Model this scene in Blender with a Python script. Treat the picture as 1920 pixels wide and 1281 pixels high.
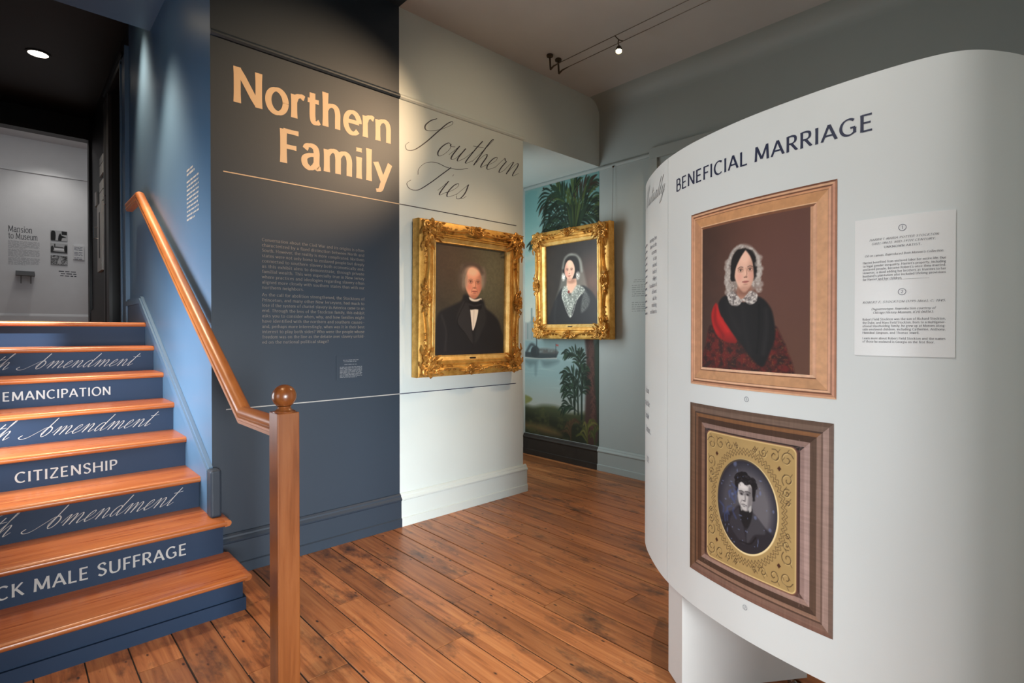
import bpy, bmesh, math, random
import numpy as np
from mathutils import Vector, Matrix

for _o in list(bpy.data.objects):
    bpy.data.objects.remove(_o)
SC = bpy.context.scene
COL = SC.collection
R = math.radians

# ------------------------------------------------------------------ camera
cam_d = bpy.data.cameras.new('camera')
cam = bpy.data.objects.new('camera', cam_d)
COL.objects.link(cam)
cam.location = (0, 0, 1.45)
cam.rotation_euler = (R(90 - 0.48), 0, R(46.8 - 90))
cam_d.sensor_width = 36
cam_d.lens = 1009.4 / 1920 * 36
cam_d.shift_y = -9.8 / 1920
cam_d.clip_start = 0.02
SC.camera = cam

# ------------------------------------------------------------------ world, exposure
SC.view_settings.view_transform = 'Standard'
SC.view_settings.look = 'None'
SC.view_settings.gamma = 1
SC.view_settings.exposure = 0.0
SC.view_settings.use_curve_mapping = False
wd = bpy.data.worlds.new('daylight')
SC.world = wd
wd.use_nodes = True
bg = wd.node_tree.nodes['Background']
bg.inputs[0].default_value = (0.75, 0.86, 1.0, 1)
bg.inputs[1].default_value = 0.6


def look(o, target):
    d = Vector(target) - o.location
    o.rotation_euler = d.to_track_quat('-Z', 'Y').to_euler()


def area(name, loc, target, sx, sy, power, color, spread=180):
    l = bpy.data.lights.new(name, 'AREA')
    l.shape = 'RECTANGLE'
    l.size, l.size_y = sx, sy
    l.energy = power
    l.color = color
    l.spread = R(spread)
    o = bpy.data.objects.new(name, l)
    COL.objects.link(o)
    o.location = loc
    look(o, target)
    return o


def spot(name, loc, target, power, color, angle, blend=0.6, radius=0.03):
    l = bpy.data.lights.new(name, 'SPOT')
    l.energy = power
    l.color = color
    l.spot_size = R(angle)
    l.spot_blend = blend
    l.shadow_soft_size = radius
    o = bpy.data.objects.new(name, l)
    COL.objects.link(o)
    o.location = loc
    look(o, target)
    return o


XL_ = -0.35
COOL = (0.90, 0.96, 1.0)
WARM = (1.0, 0.66, 0.38)
# daylight entering through the windows behind the camera, at its right and beside the stair
area('window_daylight', (-2.50, 1.3, 1.25), (1.8, 0.9, 0.45), 1.3, 1.6, 10, COOL, 58)
area('window_daylight.001', (0.2, -2.50, 1.10), (2.1, 3.5, 0.10), 1.3, 1.3, 48, COOL, 50)
area('window_daylight.002', (XL_ + 0.02, 3.95, 1.20), (0.87, 3.98, 1.25), 0.8, 0.9, 37, (0.92, 0.96, 1.0), 150)
area('window_daylight.003', (3.05, 4.12, 1.85), (4.5, 4.05, 1.6), 0.6, 1.6, 17, COOL, 150)

# ------------------------------------------------------------------ materials
MATS = {}


def lin(c):
    return tuple(((x / 12.92) if x <= 0.04045 else ((x + 0.055) / 1.055) ** 2.4) for x in c)


def nodes_of(m):
    m.use_nodes = True
    nt = m.node_tree
    return nt, nt.nodes['Principled BSDF']


def paint(name, col, rough=0.55, var=0.04, scale=6.0, bump=0.0, bscale=120, metal=0.0, spec=0.5, coat=0.0):
    """plain surface with faint procedural mottling; col in sRGB 0..1"""
    if name in MATS:
        return MATS[name]
    m = bpy.data.materials.new(name)
    nt, p = nodes_of(m)
    c = lin(col)
    ge = nt.nodes.new('ShaderNodeNewGeometry')
    nz = nt.nodes.new('ShaderNodeTexNoise')
    nz.inputs['Scale'].default_value = scale
    nz.inputs['Detail'].default_value = 4
    nt.links.new(ge.outputs['Position'], nz.inputs['Vector'])
    rp = nt.nodes.new('ShaderNodeValToRGB')
    rp.color_ramp.elements[0].position = 0.3
    rp.color_ramp.elements[1].position = 0.7
    rp.color_ramp.elements[0].color = tuple(x * (1 - var) for x in c) + (1,)
    rp.color_ramp.elements[1].color = tuple(min(1, x * (1 + var)) for x in c) + (1,)
    nt.links.new(nz.outputs['Fac'], rp.inputs['Fac'])
    nt.links.new(rp.outputs['Color'], p.inputs['Base Color'])
    p.inputs['Roughness'].default_value = rough
    p.inputs['Metallic'].default_value = metal
    p.inputs['Specular IOR Level'].default_value = spec
    p.inputs['Coat Weight'].default_value = coat
    if bump:
        n2 = nt.nodes.new('ShaderNodeTexNoise')
        n2.inputs['Scale'].default_value = bscale
        n2.inputs['Detail'].default_value = 3
        nt.links.new(ge.outputs['Position'], n2.inputs['Vector'])
        b = nt.nodes.new('ShaderNodeBump')
        b.inputs['Strength'].default_value = bump
        b.inputs['Distance'].default_value = 0.004
        nt.links.new(n2.outputs['Fac'], b.inputs['Height'])
        nt.links.new(b.outputs['Normal'], p.inputs['Normal'])
    MATS[name] = m
    return m


def wood(name, cols, grain=(60, 3, 60), rough=0.35, stain=0.0, coat=0.15, rnd=0.0, knots=False):
    """grained wood; cols = three sRGB tones dark, mid, light; grain = stretch of the noise per world axis"""
    if name in MATS:
        return MATS[name]
    m = bpy.data.materials.new(name)
    nt, p = nodes_of(m)
    N, L = nt.nodes, nt.links
    ge = N.new('ShaderNodeNewGeometry')
    oi = N.new('ShaderNodeObjectInfo')
    off = N.new('ShaderNodeVectorMath')
    off.operation = 'SCALE'
    off.inputs[0].default_value = (37.0, 53.0, 19.0)
    L.new(oi.outputs['Random'], off.inputs['Scale'])
    add = N.new('ShaderNodeVectorMath')
    add.operation = 'ADD'
    L.new(ge.outputs['Position'], add.inputs[0])
    L.new(off.outputs[0], add.inputs[1])
    mp = N.new('ShaderNodeMapping')
    mp.inputs['Scale'].default_value = grain
    L.new(add.outputs[0], mp.inputs['Vector'])
    n1 = N.new('ShaderNodeTexNoise')
    n1.inputs['Scale'].default_value = 1.0
    n1.inputs['Detail'].default_value = 6
    n1.inputs['Roughness'].default_value = 0.62
    n1.inputs['Distortion'].default_value = 0.6
    L.new(mp.outputs[0], n1.inputs['Vector'])
    rp = N.new('ShaderNodeValToRGB')
    e = rp.color_ramp.elements
    e[0].position, e[1].position = 0.28, 0.74
    e[0].color = lin(cols[0]) + (1,)
    e[1].color = lin(cols[2]) + (1,)
    k = e.new(0.5)
    k.color = lin(cols[1]) + (1,)
    L.new(n1.outputs['Fac'], rp.inputs['Fac'])
    out = rp.outputs['Color']
    if rnd:
        hs = N.new('ShaderNodeHueSaturation')
        mr = N.new('ShaderNodeMapRange')
        mr.inputs['To Min'].default_value = 1 - rnd
        mr.inputs['To Max'].default_value = 1 + rnd
        L.new(oi.outputs['Random'], mr.inputs['Value'])
        L.new(mr.outputs[0], hs.inputs['Value'])
        L.new(out, hs.inputs['Color'])
        out = hs.outputs['Color']
    if stain:
        n2 = N.new('ShaderNodeTexNoise')
        n2.inputs['Scale'].default_value = 3.1
        n2.inputs['Detail'].default_value = 5
        n2.inputs['Roughness'].default_value = 0.7
        mp2 = N.new('ShaderNodeMapping')
        mp2.inputs['Scale'].default_value = (2.2, 0.9, 1)
        L.new(add.outputs[0], mp2.inputs['Vector'])
        L.new(mp2.outputs[0], n2.inputs['Vector'])
        r2 = N.new('ShaderNodeValToRGB')
        r2.color_ramp.elements[0].position = 0.53
        r2.color_ramp.elements[1].position = 0.72
        r2.color_ramp.elements[0].color = (0, 0, 0, 1)
        r2.color_ramp.elements[1].color = (stain, stain, stain, 1)
        L.new(n2.outputs['Fac'], r2.inputs['Fac'])
        mx = N.new('ShaderNodeMixRGB')
        mx.inputs['Color2'].default_value = lin((0.24, 0.17, 0.14)) + (1,)
        L.new(r2.outputs['Color'], mx.inputs['Fac'])
        L.new(out, mx.inputs['Color1'])
        out = mx.outputs['Color']
        # nail holes, dents and scratches: small dark flecks stretched along the board
        vo = N.new('ShaderNodeTexVoronoi')
        vo.inputs['Scale'].default_value = 1.0
        mp3 = N.new('ShaderNodeMapping')
        mp3.inputs['Scale'].default_value = (20, 9, 1)
        L.new(add.outputs[0], mp3.inputs['Vector'])
        L.new(mp3.outputs[0], vo.inputs['Vector'])
        n3 = N.new('ShaderNodeTexNoise')
        n3.inputs['Scale'].default_value = 2.6
        L.new(add.outputs[0], n3.inputs['Vector'])
        r3 = N.new('ShaderNodeValToRGB')
        r3.color_ramp.elements[0].position = 0.07
        r3.color_ramp.elements[1].position = 0.15
        r3.color_ramp.elements[0].color = (1, 1, 1, 1)
        r3.color_ramp.elements[1].color = (0, 0, 0, 1)
        L.new(vo.outputs['Distance'], r3.inputs['Fac'])
        r4 = N.new('ShaderNodeValToRGB')
        r4.color_ramp.elements[0].position = 0.42
        r4.color_ramp.elements[1].position = 0.54
        L.new(n3.outputs['Fac'], r4.inputs['Fac'])
        mu = N.new('ShaderNodeMath')
        mu.operation = 'MULTIPLY'
        L.new(r3.outputs['Color'], mu.inputs[0])
        L.new(r4.outputs['Color'], mu.inputs[1])
        mx2 = N.new('ShaderNodeMixRGB')
        mx2.inputs['Color2'].default_value = lin((0.20, 0.12, 0.09)) + (1,)
        L.new(mu.outputs[0], mx2.inputs['Fac'])
        L.new(out, mx2.inputs['Color1'])
        out = mx2.outputs['Color']
    L.new(out, p.inputs['Base Color'])
    mr2 = N.new('ShaderNodeMapRange')
    mr2.inputs['To Min'].default_value = rough - 0.08
    mr2.inputs['To Max'].default_value = rough + 0.12
    L.new(n1.outputs['Fac'], mr2.inputs['Value'])
    L.new(mr2.outputs[0], p.inputs['Roughness'])
    p.inputs['Coat Weight'].default_value = coat
    p.inputs['Coat Roughness'].default_value = 0.25
    b = N.new('ShaderNodeBump')
    b.inputs['Strength'].default_value = 0.12
    b.inputs['Distance'].default_value = 0.002
    L.new(n1.outputs['Fac'], b.inputs['Height'])
    L.new(b.outputs['Normal'], p.inputs['Normal'])
    MATS[name] = m
    return m


def gold(name, a, b, rough=0.33):
    if name in MATS:
        return MATS[name]
    m = bpy.data.materials.new(name)
    nt, p = nodes_of(m)
    N, L = nt.nodes, nt.links
    tc = N.new('ShaderNodeTexCoord')
    n1 = N.new('ShaderNodeTexNoise')
    n1.inputs['Scale'].default_value = 14
    n1.inputs['Detail'].default_value = 6
    n1.inputs['Roughness'].default_value = 0.7
    L.new(tc.outputs['Object'], n1.inputs['Vector'])
    rp = N.new('ShaderNodeValToRGB')
    rp.color_ramp.elements[0].position = 0.35
    rp.color_ramp.elements[1].position = 0.62
    rp.color_ramp.elements[0].color = lin(a) + (1,)
    rp.color_ramp.elements[1].color = lin(b) + (1,)
    L.new(n1.outputs['Fac'], rp.inputs['Fac'])
    L.new(rp.outputs['Color'], p.inputs['Base Color'])
    p.inputs['Metallic'].default_value = 0.55
    mr = N.new('ShaderNodeMapRange')
    mr.inputs['To Min'].default_value = rough + 0.14
    mr.inputs['To Max'].default_value = rough - 0.05
    L.new(n1.outputs['Fac'], mr.inputs['Value'])
    L.new(mr.outputs[0], p.inputs['Roughness'])
    MATS[name] = m
    return m


def printed(name, rough=0.5, spec=0.4, bump=0.0):
    """reads the colours of a flat print or painting stored on its mesh"""
    if name in MATS:
        return MATS[name]
    m = bpy.data.materials.new(name)
    nt, p = nodes_of(m)
    a = nt.nodes.new('ShaderNodeAttribute')
    a.attribute_name = 'print'
    nt.links.new(a.outputs['Color'], p.inputs['Base Color'])
    p.inputs['Roughness'].default_value = rough
    p.inputs['Specular IOR Level'].default_value = spec
    if bump:
        ge = nt.nodes.new('ShaderNodeNewGeometry')
        n2 = nt.nodes.new('ShaderNodeTexNoise')
        n2.inputs['Scale'].default_value = 260
        nt.links.new(ge.outputs['Position'], n2.inputs['Vector'])
        b = nt.nodes.new('ShaderNodeBump')
        b.inputs['Strength'].default_value = bump
        b.inputs['Distance'].default_value = 0.001
        nt.links.new(n2.outputs['Fac'], b.inputs['Height'])
        nt.links.new(b.outputs['Normal'], p.inputs['Normal'])
    MATS[name] = m
    return m


def glow(name, col, strength):
    m = bpy.data.materials.new(name)
    nt, p = nodes_of(m)
    p.inputs['Base Color'].default_value = (0.8, 0.8, 0.8, 1)
    p.inputs['Emission Color'].default_value = tuple(col) + (1,)
    p.inputs['Emission Strength'].default_value = strength
    MATS[name] = m
    return m


NAVY = paint('navy_wall_paint', (0.155, 0.205, 0.258), 0.5, 0.03, 2.5, bump=0.05)
BLUE = paint('stair_paint_lit', (0.315, 0.44, 0.555), 0.42, 0.03, 2.5, bump=0.03)  # stair paint with the strong light on the side wall raised into its colour
RISERM = paint('stair_paint_shaded', (0.122, 0.195, 0.29), 0.5, 0.03, 2.5, bump=0.03, spec=0.25)  # same stair paint, darkened to stand for the shade on the risers
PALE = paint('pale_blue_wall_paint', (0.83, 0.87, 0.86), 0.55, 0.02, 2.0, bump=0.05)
WALLB = paint('pale_wall_paint_shaded', (0.64, 0.68, 0.67), 0.55, 0.02, 2.0, bump=0.05)  # pale wall paint with the dimmer light of this wall put into the colour
CEIL = paint('ceiling_plaster', (0.78, 0.785, 0.775), 0.8, 0.05, 1.5, bump=0.08, bscale=40)
BLACK = paint('black_hall_paint', (0.065, 0.06, 0.06), 0.45, 0.06)
WHITE = paint('white_gallery_paint', (0.86, 0.86, 0.86), 0.6, 0.02)
KIOSK = paint('white_kiosk_vinyl', (0.865, 0.885, 0.88), 0.42, 0.012, 3, bump=0.03, bscale=220)
PLINTHM = paint('kiosk_plinth_laminate', (0.82, 0.82, 0.81), 0.45, 0.02)
CREAM = paint('cream_vinyl_lettering', (0.79, 0.695, 0.575), 0.5, 0.01)
DIMTXT = paint('dim_vinyl_lettering', (0.46, 0.48, 0.50), 0.5, 0.01)
PALETXT = paint('pale_vinyl_lettering', (0.69, 0.685, 0.67), 0.5, 0.01)
INK = paint('dark_vinyl_lettering', (0.20, 0.20, 0.24), 0.5, 0.01)
NAVYINK = paint('navy_vinyl_lettering', (0.13, 0.16, 0.27), 0.5, 0.01)
GREYINK = paint('grey_printed_ink', (0.42, 0.43, 0.48), 0.6, 0.01)
DARKJOINT = paint('dark_subfloor', (0.13, 0.08, 0.06), 0.8, 0.1)
BRONZE = paint('dark_bronze_metal', (0.32, 0.27, 0.22), 0.4, 0.05, metal=0.7)
CHROME = paint('polished_chrome', (0.8, 0.8, 0.8), 0.15, 0.01, metal=1.0)
PLANK = wood('old_heart_pine_boards', ((0.49, 0.28, 0.15), (0.67, 0.42, 0.245), (0.77, 0.53, 0.33)), (38, 1.7, 38), 0.40, stain=0.95, coat=0.15, rnd=0.26)
TREADW = wood('varnished_tread_wood', ((0.54, 0.265, 0.12), (0.66, 0.37, 0.185), (0.74, 0.46, 0.255)), (2.2, 45, 45), 0.28, coat=0.3, rnd=0.06)
RAILW = wood('varnished_rail_wood', ((0.62, 0.36, 0.17), (0.67, 0.405, 0.20), (0.72, 0.45, 0.23)), (50, 2.5, 14), 0.38, coat=0.22)
NEWELW = wood('varnished_newel_wood', ((0.385, 0.20, 0.08), (0.465, 0.255, 0.11), (0.51, 0.295, 0.13)), (34, 34, 2.0), 0.30, coat=0.3)
GILT = gold('aged_gilding', (0.78, 0.57, 0.25), (0.93, 0.74, 0.40), 0.34)
GILT2 = gold('bright_gilding', (0.86, 0.67, 0.35), (0.97, 0.82, 0.52), 0.32)
GILT3 = gold('dull_carved_gilding', (0.60, 0.41, 0.17), (0.88, 0.67, 0.34), 0.36)
OIL = printed('oil_on_canvas', 0.42, 0.45, 0.25)
VINYL = printed('printed_vinyl', 0.5, 0.35)
MURALM = printed('painted_mural', 0.6, 0.3, 0.1)

# ------------------------------------------------------------------ mesh helpers
WLOC = {}


class MB:
    """collects boxes, prisms, tubes and ribbons in world (or local) coordinates"""

    def __init__(s):
        s.v, s.f = [], []

    def add(s, vs, fs):
        b = len(s.v)
        s.v += [tuple(map(float, p)) for p in vs]
        s.f += [tuple(i + b for i in q) for q in fs]
        return s

    def box(s, x0, x1, y0, y1, z0, z1):
        return s.add([(x0, y0, z0), (x1, y0, z0), (x1, y1, z0), (x0, y1, z0), (x0, y0, z1), (x1, y0, z1), (x1, y1, z1), (x0, y1, z1)],
                     [(0, 3, 2, 1), (4, 5, 6, 7), (0, 1, 5, 4), (1, 2, 6, 5), (2, 3, 7, 6), (3, 0, 4, 7)])

    def cbox(s, x0, x1, y0, y1, z0, z1, c):
        """box with its upper edges chamfered by c"""
        return s.add([(x0, y0, z0), (x1, y0, z0), (x1, y1, z0), (x0, y1, z0),
                      (x0, y0, z1 - c), (x1, y0, z1 - c), (x1, y1, z1 - c), (x0, y1, z1 - c),
                      (x0 + c, y0 + c, z1), (x1 - c, y0 + c, z1), (x1 - c, y1 - c, z1), (x0 + c, y1 - c, z1)],
                     [(0, 3, 2, 1), (0, 1, 5, 4), (1, 2, 6, 5), (2, 3, 7, 6), (3, 0, 4, 7),
                      (4, 5, 9, 8), (5, 6, 10, 9), (6, 7, 11, 10), (7, 4, 8, 11), (8, 9, 10, 11)])

    def extrude(s, prof, fn, t0, t1):
        """closed profile [(a,b)] swept between t0 and t1; fn(a,b,t) -> xyz"""
        n = len(prof)
        vs = [fn(a, b, t0) for a, b in prof] + [fn(a, b, t1) for a, b in prof]
        fs = [(i, (i + 1) % n, n + (i + 1) % n, n + i) for i in range(n)]
        fs += [tuple(range(n))[::-1], tuple(range(n, 2 * n))]
        return s.add(vs, fs)

    def sweep(s, prof, frames, closed=True, caps=True):
        """profile [(a,b)] through frames [(origin, A, B)]"""
        n = len(prof)
        vs, fs = [], []
        for o, A, B in frames:
            for a, b in prof:
                vs.append(tuple(np.array(o) + a * np.array(A) + b * np.array(B)))
        for k in range(len(frames) - 1):
            for i in range(n if closed else n - 1):
                j = (i + 1) % n
                fs.append((k * n + i, k * n + j, (k + 1) * n + j, (k + 1) * n + i))
        if caps and closed:
            fs.append(tuple(range(n))[::-1])
            fs.append(tuple((len(frames) - 1) * n + i for i in range(n)))
        return s.add(vs, fs)

    def tube(s, pts, rad, n=8):
        P = [Vector(p) for p in pts]
        rs = rad if isinstance(rad, (list, tuple)) else [rad] * len(P)
        vs, fs = [], []
        up = None
        for i, p in enumerate(P):
            d = (P[min(i + 1, len(P) - 1)] - P[max(i - 1, 0)])
            if d.length < 1e-9:
                d = Vector((0, 0, 1))
            d.normalize()
            if up is None:
                up = Vector((0, 0, 1)) if abs(d.z) < 0.9 else Vector((1, 0, 0))
            a = d.cross(up)
            if a.length < 1e-6:
                a = d.orthogonal()
            a.normalize()
            b = a.cross(d)
            up = b
            for j in range(n):
                t = 2 * math.pi * j / n
                vs.append(p + rs[i] * (math.cos(t) * a + math.sin(t) * b))
        for i in range(len(P) - 1):
            for j in range(n):
                k = (j + 1) % n
                fs.append((i * n + j, i * n + k, (i + 1) * n + k, (i + 1) * n + j))
        fs.append(tuple(range(n))[::-1])
        fs.append(tuple((len(P) - 1) * n + j for j in range(n)))
        return s.add(vs, fs)

    def lathe(s, prof, c, n=28, axis=2):
        vs, fs = [], []
        for r, h in prof:
            for j in range(n):
                t = 2 * math.pi * j / n
                q = [0, 0, 0]
                q[(axis + 1) % 3] = r * math.cos(t)
                q[(axis + 2) % 3] = r * math.sin(t)
                q[axis] = h
                vs.append((c[0] + q[0], c[1] + q[1], c[2] + q[2]))
        for i in range(len(prof) - 1):
            for j in range(n):
                k = (j + 1) % n
                fs.append((i * n + j, i * n + k, (i + 1) * n + k, (i + 1) * n + j))
        fs.append(tuple(range(n))[::-1])
        fs.append(tuple((len(prof) - 1) * n + j for j in range(n)))
        return s.add(vs, fs)

    def build(s, name, mat, parent=None, smooth=False, label=None, local=False, angle=None, base=True):
        v = np.array(s.v, dtype=float)
        if local:
            loc = np.zeros(3)
        else:
            lo, hi = v.min(0), v.max(0)
            loc = np.array([(lo[0] + hi[0]) / 2, (lo[1] + hi[1]) / 2, lo[2] if base else (lo[2] + hi[2]) / 2])
            v = v - loc
        me = bpy.data.meshes.new(name)
        me.from_pydata(v.tolist(), [], s.f)
        mats = mat if isinstance(mat, (list, tuple)) else [mat]
        for m in mats:
            me.materials.append(m)
        bm = bmesh.new()
        bm.from_mesh(me)
        bmesh.ops.recalc_face_normals(bm, faces=bm.faces) if angle != 'keep' else None
        bm.to_mesh(me)
        bm.free()
        if smooth:
            me.polygons.foreach_set('use_smooth', [True] * len(me.polygons))
            if smooth is not True:
                me.set_sharp_from_angle(angle=R(smooth))
        me.update()
        o = bpy.data.objects.new(name, me)
        COL.objects.link(o)
        put(o, loc, parent, local)
        if label:
            o['label'] = label
        return o


def put(o, loc, parent, local=False):
    loc = np.array(loc, dtype=float)
    if parent is not None:
        o.parent = parent
        o.location = tuple(loc if local else loc - WLOC[parent.name])
    else:
        o.location = tuple(loc)
    WLOC[o.name] = loc if not local or parent is None else loc + WLOC[parent.name]


def thing(name, loc, label, cat, group=None, rotz=0.0):
    o = bpy.data.objects.new(name, None)
    COL.objects.link(o)
    o.empty_display_size = 0.1
    o.location = loc
    o.rotation_euler = (0, 0, rotz)
    WLOC[o.name] = np.array(loc, dtype=float)
    o['label'] = label
    o['category'] = cat
    if group:
        o['group'] = group
    return o


def tag(o, label, cat, group=None):
    o['label'] = label
    o['category'] = cat
    if group:
        o['group'] = group
    return o


def struct(o):
    o['kind'] = 'structure'
    return o


def bevel(o, w=0.003, seg=2):
    m = o.modifiers.new('soft_edge', 'BEVEL')
    m.width = w
    m.segments = seg
    m.limit_method = 'ANGLE'
    return o

# ------------------------------------------------------------------ lettering drawn with pen strokes
# every glyph: (advance, strokes); 'p' straight strokes, 'c' smooth curves, 'e' ellipse arcs (cx cy rx ry a0 a1)
GL = {
    'A': (64, 'p 4 0 32 70|p 32 70 60 0|p 14 23 50 23'), 'B': (54, 'p 10 0 10 70|c 10 68 28 68 40 61 40 46 28 37 10 37|c 10 37 30 37 45 29 45 11 31 2 10 2'),
    'C': (62, 'e 36 35 29 33 50 310'), 'D': (68, 'p 10 0 10 70|c 10 68 30 68 53 57 60 35 53 13 30 2 10 2'),
    'E': (52, 'p 10 0 10 70|p 10 67 44 67|p 10 36 40 36|p 10 3 45 3'), 'F': (45, 'p 10 0 10 70|p 10 67 44 67|p 10 35 39 35'),
    'G': (68, 'e 36 35 29 33 50 318|p 58 30 58 8|p 42 31 60 31'), 'H': (68, 'p 10 0 10 70|p 58 0 58 70|p 10 36 58 36'),
    'I': (22, 'p 11 0 11 70'), 'J': (34, 'c 22 70 22 40 22 14 16 3 5 1'), 'K': (58, 'p 10 0 10 70|p 50 70 10 28|p 22 40 54 0'),
    'L': (46, 'p 10 0 10 70|p 10 3 43 3'), 'M': (80, 'p 9 0 13 70|p 13 70 40 6|p 40 6 67 70|p 67 70 71 0'),
    'N': (66, 'p 10 0 10 70|p 10 70 56 0|p 56 0 56 70'), 'O': (74, 'e 37 35 30 34 0 360'),
    'P': (52, 'p 10 0 10 70|c 10 68 30 68 44 60 44 42 30 33 10 33'), 'Q': (74, 'e 37 35 30 34 0 360|p 42 14 62 -8'),
    'R': (56, 'p 10 0 10 70|c 10 68 30 68 43 61 43 44 30 35 10 35|p 26 35 51 0'),
    'S': (52, 'c 44 58 34 68 18 67 9 55 16 42 32 34 44 22 40 8 26 1 8 9'), 'T': (56, 'p 28 0 28 70|p 3 67 53 67'),
    'U': (66, 'c 10 70 10 40 11 16 20 3 33 1 46 4 55 16 56 40 56 70'), 'V': (60, 'p 3 70 30 0|p 30 0 57 70'),
    'W': (84, 'p 3 70 22 0|p 22 0 42 66|p 42 66 62 0|p 62 0 80 70'), 'X': (58, 'p 4 70 54 0|p 54 70 4 0'),
    'Y': (56, 'p 3 70 28 34|p 28 34 53 70|p 28 34 28 0'), 'Z': (54, 'p 6 67 48 67|p 48 67 6 3|p 6 3 49 3'),
    'a': (47, 'c 9 39 14 47 24 49 33 45 36 36 36 24 36 10 39 2 46 3|c 36 30 20 28 8 20 9 7 20 0 30 5 36 14'),
    'b': (51, 'p 9 0 9 74|e 28 24.5 18 23.5 0 360'), 'c': (45, 'e 27 24.5 20 24 45 315'), 'd': (52, 'p 42 0 42 74|e 24 24.5 18 23.5 0 360'),
    'e': (48, 'p 7 27 44 27|e 26 24.5 19 24 4 318'), 'f': (31, 'c 35 69 27 74 19 68 18 58 18 30 18 0|p 5 47 31 47'),
    'g': (49, 'e 23 32 15 16 0 360|e 25 -9 18 12 0 360|c 12 20 9 10 20 4 30 3|p 35 45 45 48'),
    'h': (51, 'p 9 0 9 74|c 9 36 16 45 27 49 37 45 41 34 41 16 41 0'), 'i': (22, 'p 11 0 11 49|p 11 61 11 70'),
    'j': (24, 'c 13 49 13 10 13 -8 9 -18 0 -20|p 13 61 13 70'), 'k': (47, 'p 9 0 9 74|p 38 49 10 20|p 18 28 43 0'), 'l': (22, 'p 11 0 11 74'),
    'm': (76, 'p 9 0 9 49|c 9 36 16 45 25 49 34 45 37 34 37 16 37 0|c 37 36 44 45 53 49 62 45 66 34 66 16 66 0'),
    'n': (51, 'p 9 0 9 49|c 9 36 16 45 27 49 37 45 41 34 41 16 41 0'), 'o': (52, 'e 26 24.5 20 24 0 360'),
    'p': (51, 'p 9 -22 9 49|e 28 24.5 18 23.5 0 360'), 'q': (52, 'p 42 -22 42 49|e 24 24.5 18 23.5 0 360'),
    'r': (32, 'p 9 0 9 49|c 9 34 15 45 25 49 34 46'), 's': (41, 'c 33 40 24 48 13 47 8 38 14 29 26 23 34 14 29 3 18 0 6 7'),
    't': (36, 'c 17 64 17 40 17 14 20 3 28 1 35 5|p 5 47 33 47'), 'u': (51, 'c 9 49 9 30 9 16 13 4 23 0 34 5 41 16|p 41 0 41 49'),
    'v': (45, 'p 2 49 22 0|p 22 0 43 49'), 'w': (66, 'p 2 49 18 0|p 18 0 33 47|p 33 47 48 0|p 48 0 64 49'), 'x': (45, 'p 4 49 41 0|p 41 49 4 0'),
    'y': (46, 'p 3 49 24 3|c 44 49 24 3 16 -15 4 -19'), 'z': (43, 'p 6 46 37 46|p 37 46 6 3|p 6 3 38 3'),
    '0': (50, 'e 25 35 18 34 0 360'), '1': (34, 'p 18 0 18 70|p 18 70 7 60'), '2': (48, 'c 8 56 16 68 30 68 38 56 34 40 20 20 7 3|p 7 3 42 3'),
    '3': (46, 'c 8 60 20 69 34 62 34 46 20 38|c 20 38 38 34 40 14 26 1 8 6'), '4': (50, 'p 34 0 34 70|p 34 70 5 20|p 5 20 46 20'),
    '5': (46, 'p 12 68 38 68|p 12 68 10 40|c 10 40 24 46 38 38 38 14 24 1 8 6'), '6': (50, 'c 38 62 24 60 10 40 10 18|e 25 21 16 20 0 360'),
    '7': (44, 'p 6 67 40 67|p 40 67 16 0'), '8': (48, 'e 24 53 14 16 0 360|e 24 19 17 19 0 360'), '9': (50, 'e 25 49 16 20 0 360|c 40 50 40 30 26 10 12 8'),
    '.': (20, 'p 10 0 10 9'), ',': (20, 'p 11 9 6 -10'), "'": (16, 'p 8 72 7 56'), '-': (28, 'p 4 27 24 27'), '_': (60, 'p 0 26 60 26'),
    '(': (26, 'c 20 76 10 58 8 35 10 12 20 -8'), ')': (26, 'c 6 76 16 58 18 35 16 12 6 -8'), '?': (42, 'c 6 56 12 68 28 69 36 56 30 42 20 34 19 20|p 19 0 19 8'), ':': (20, 'p 10 0 10 8|p 10 36 10 44'),
}
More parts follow.
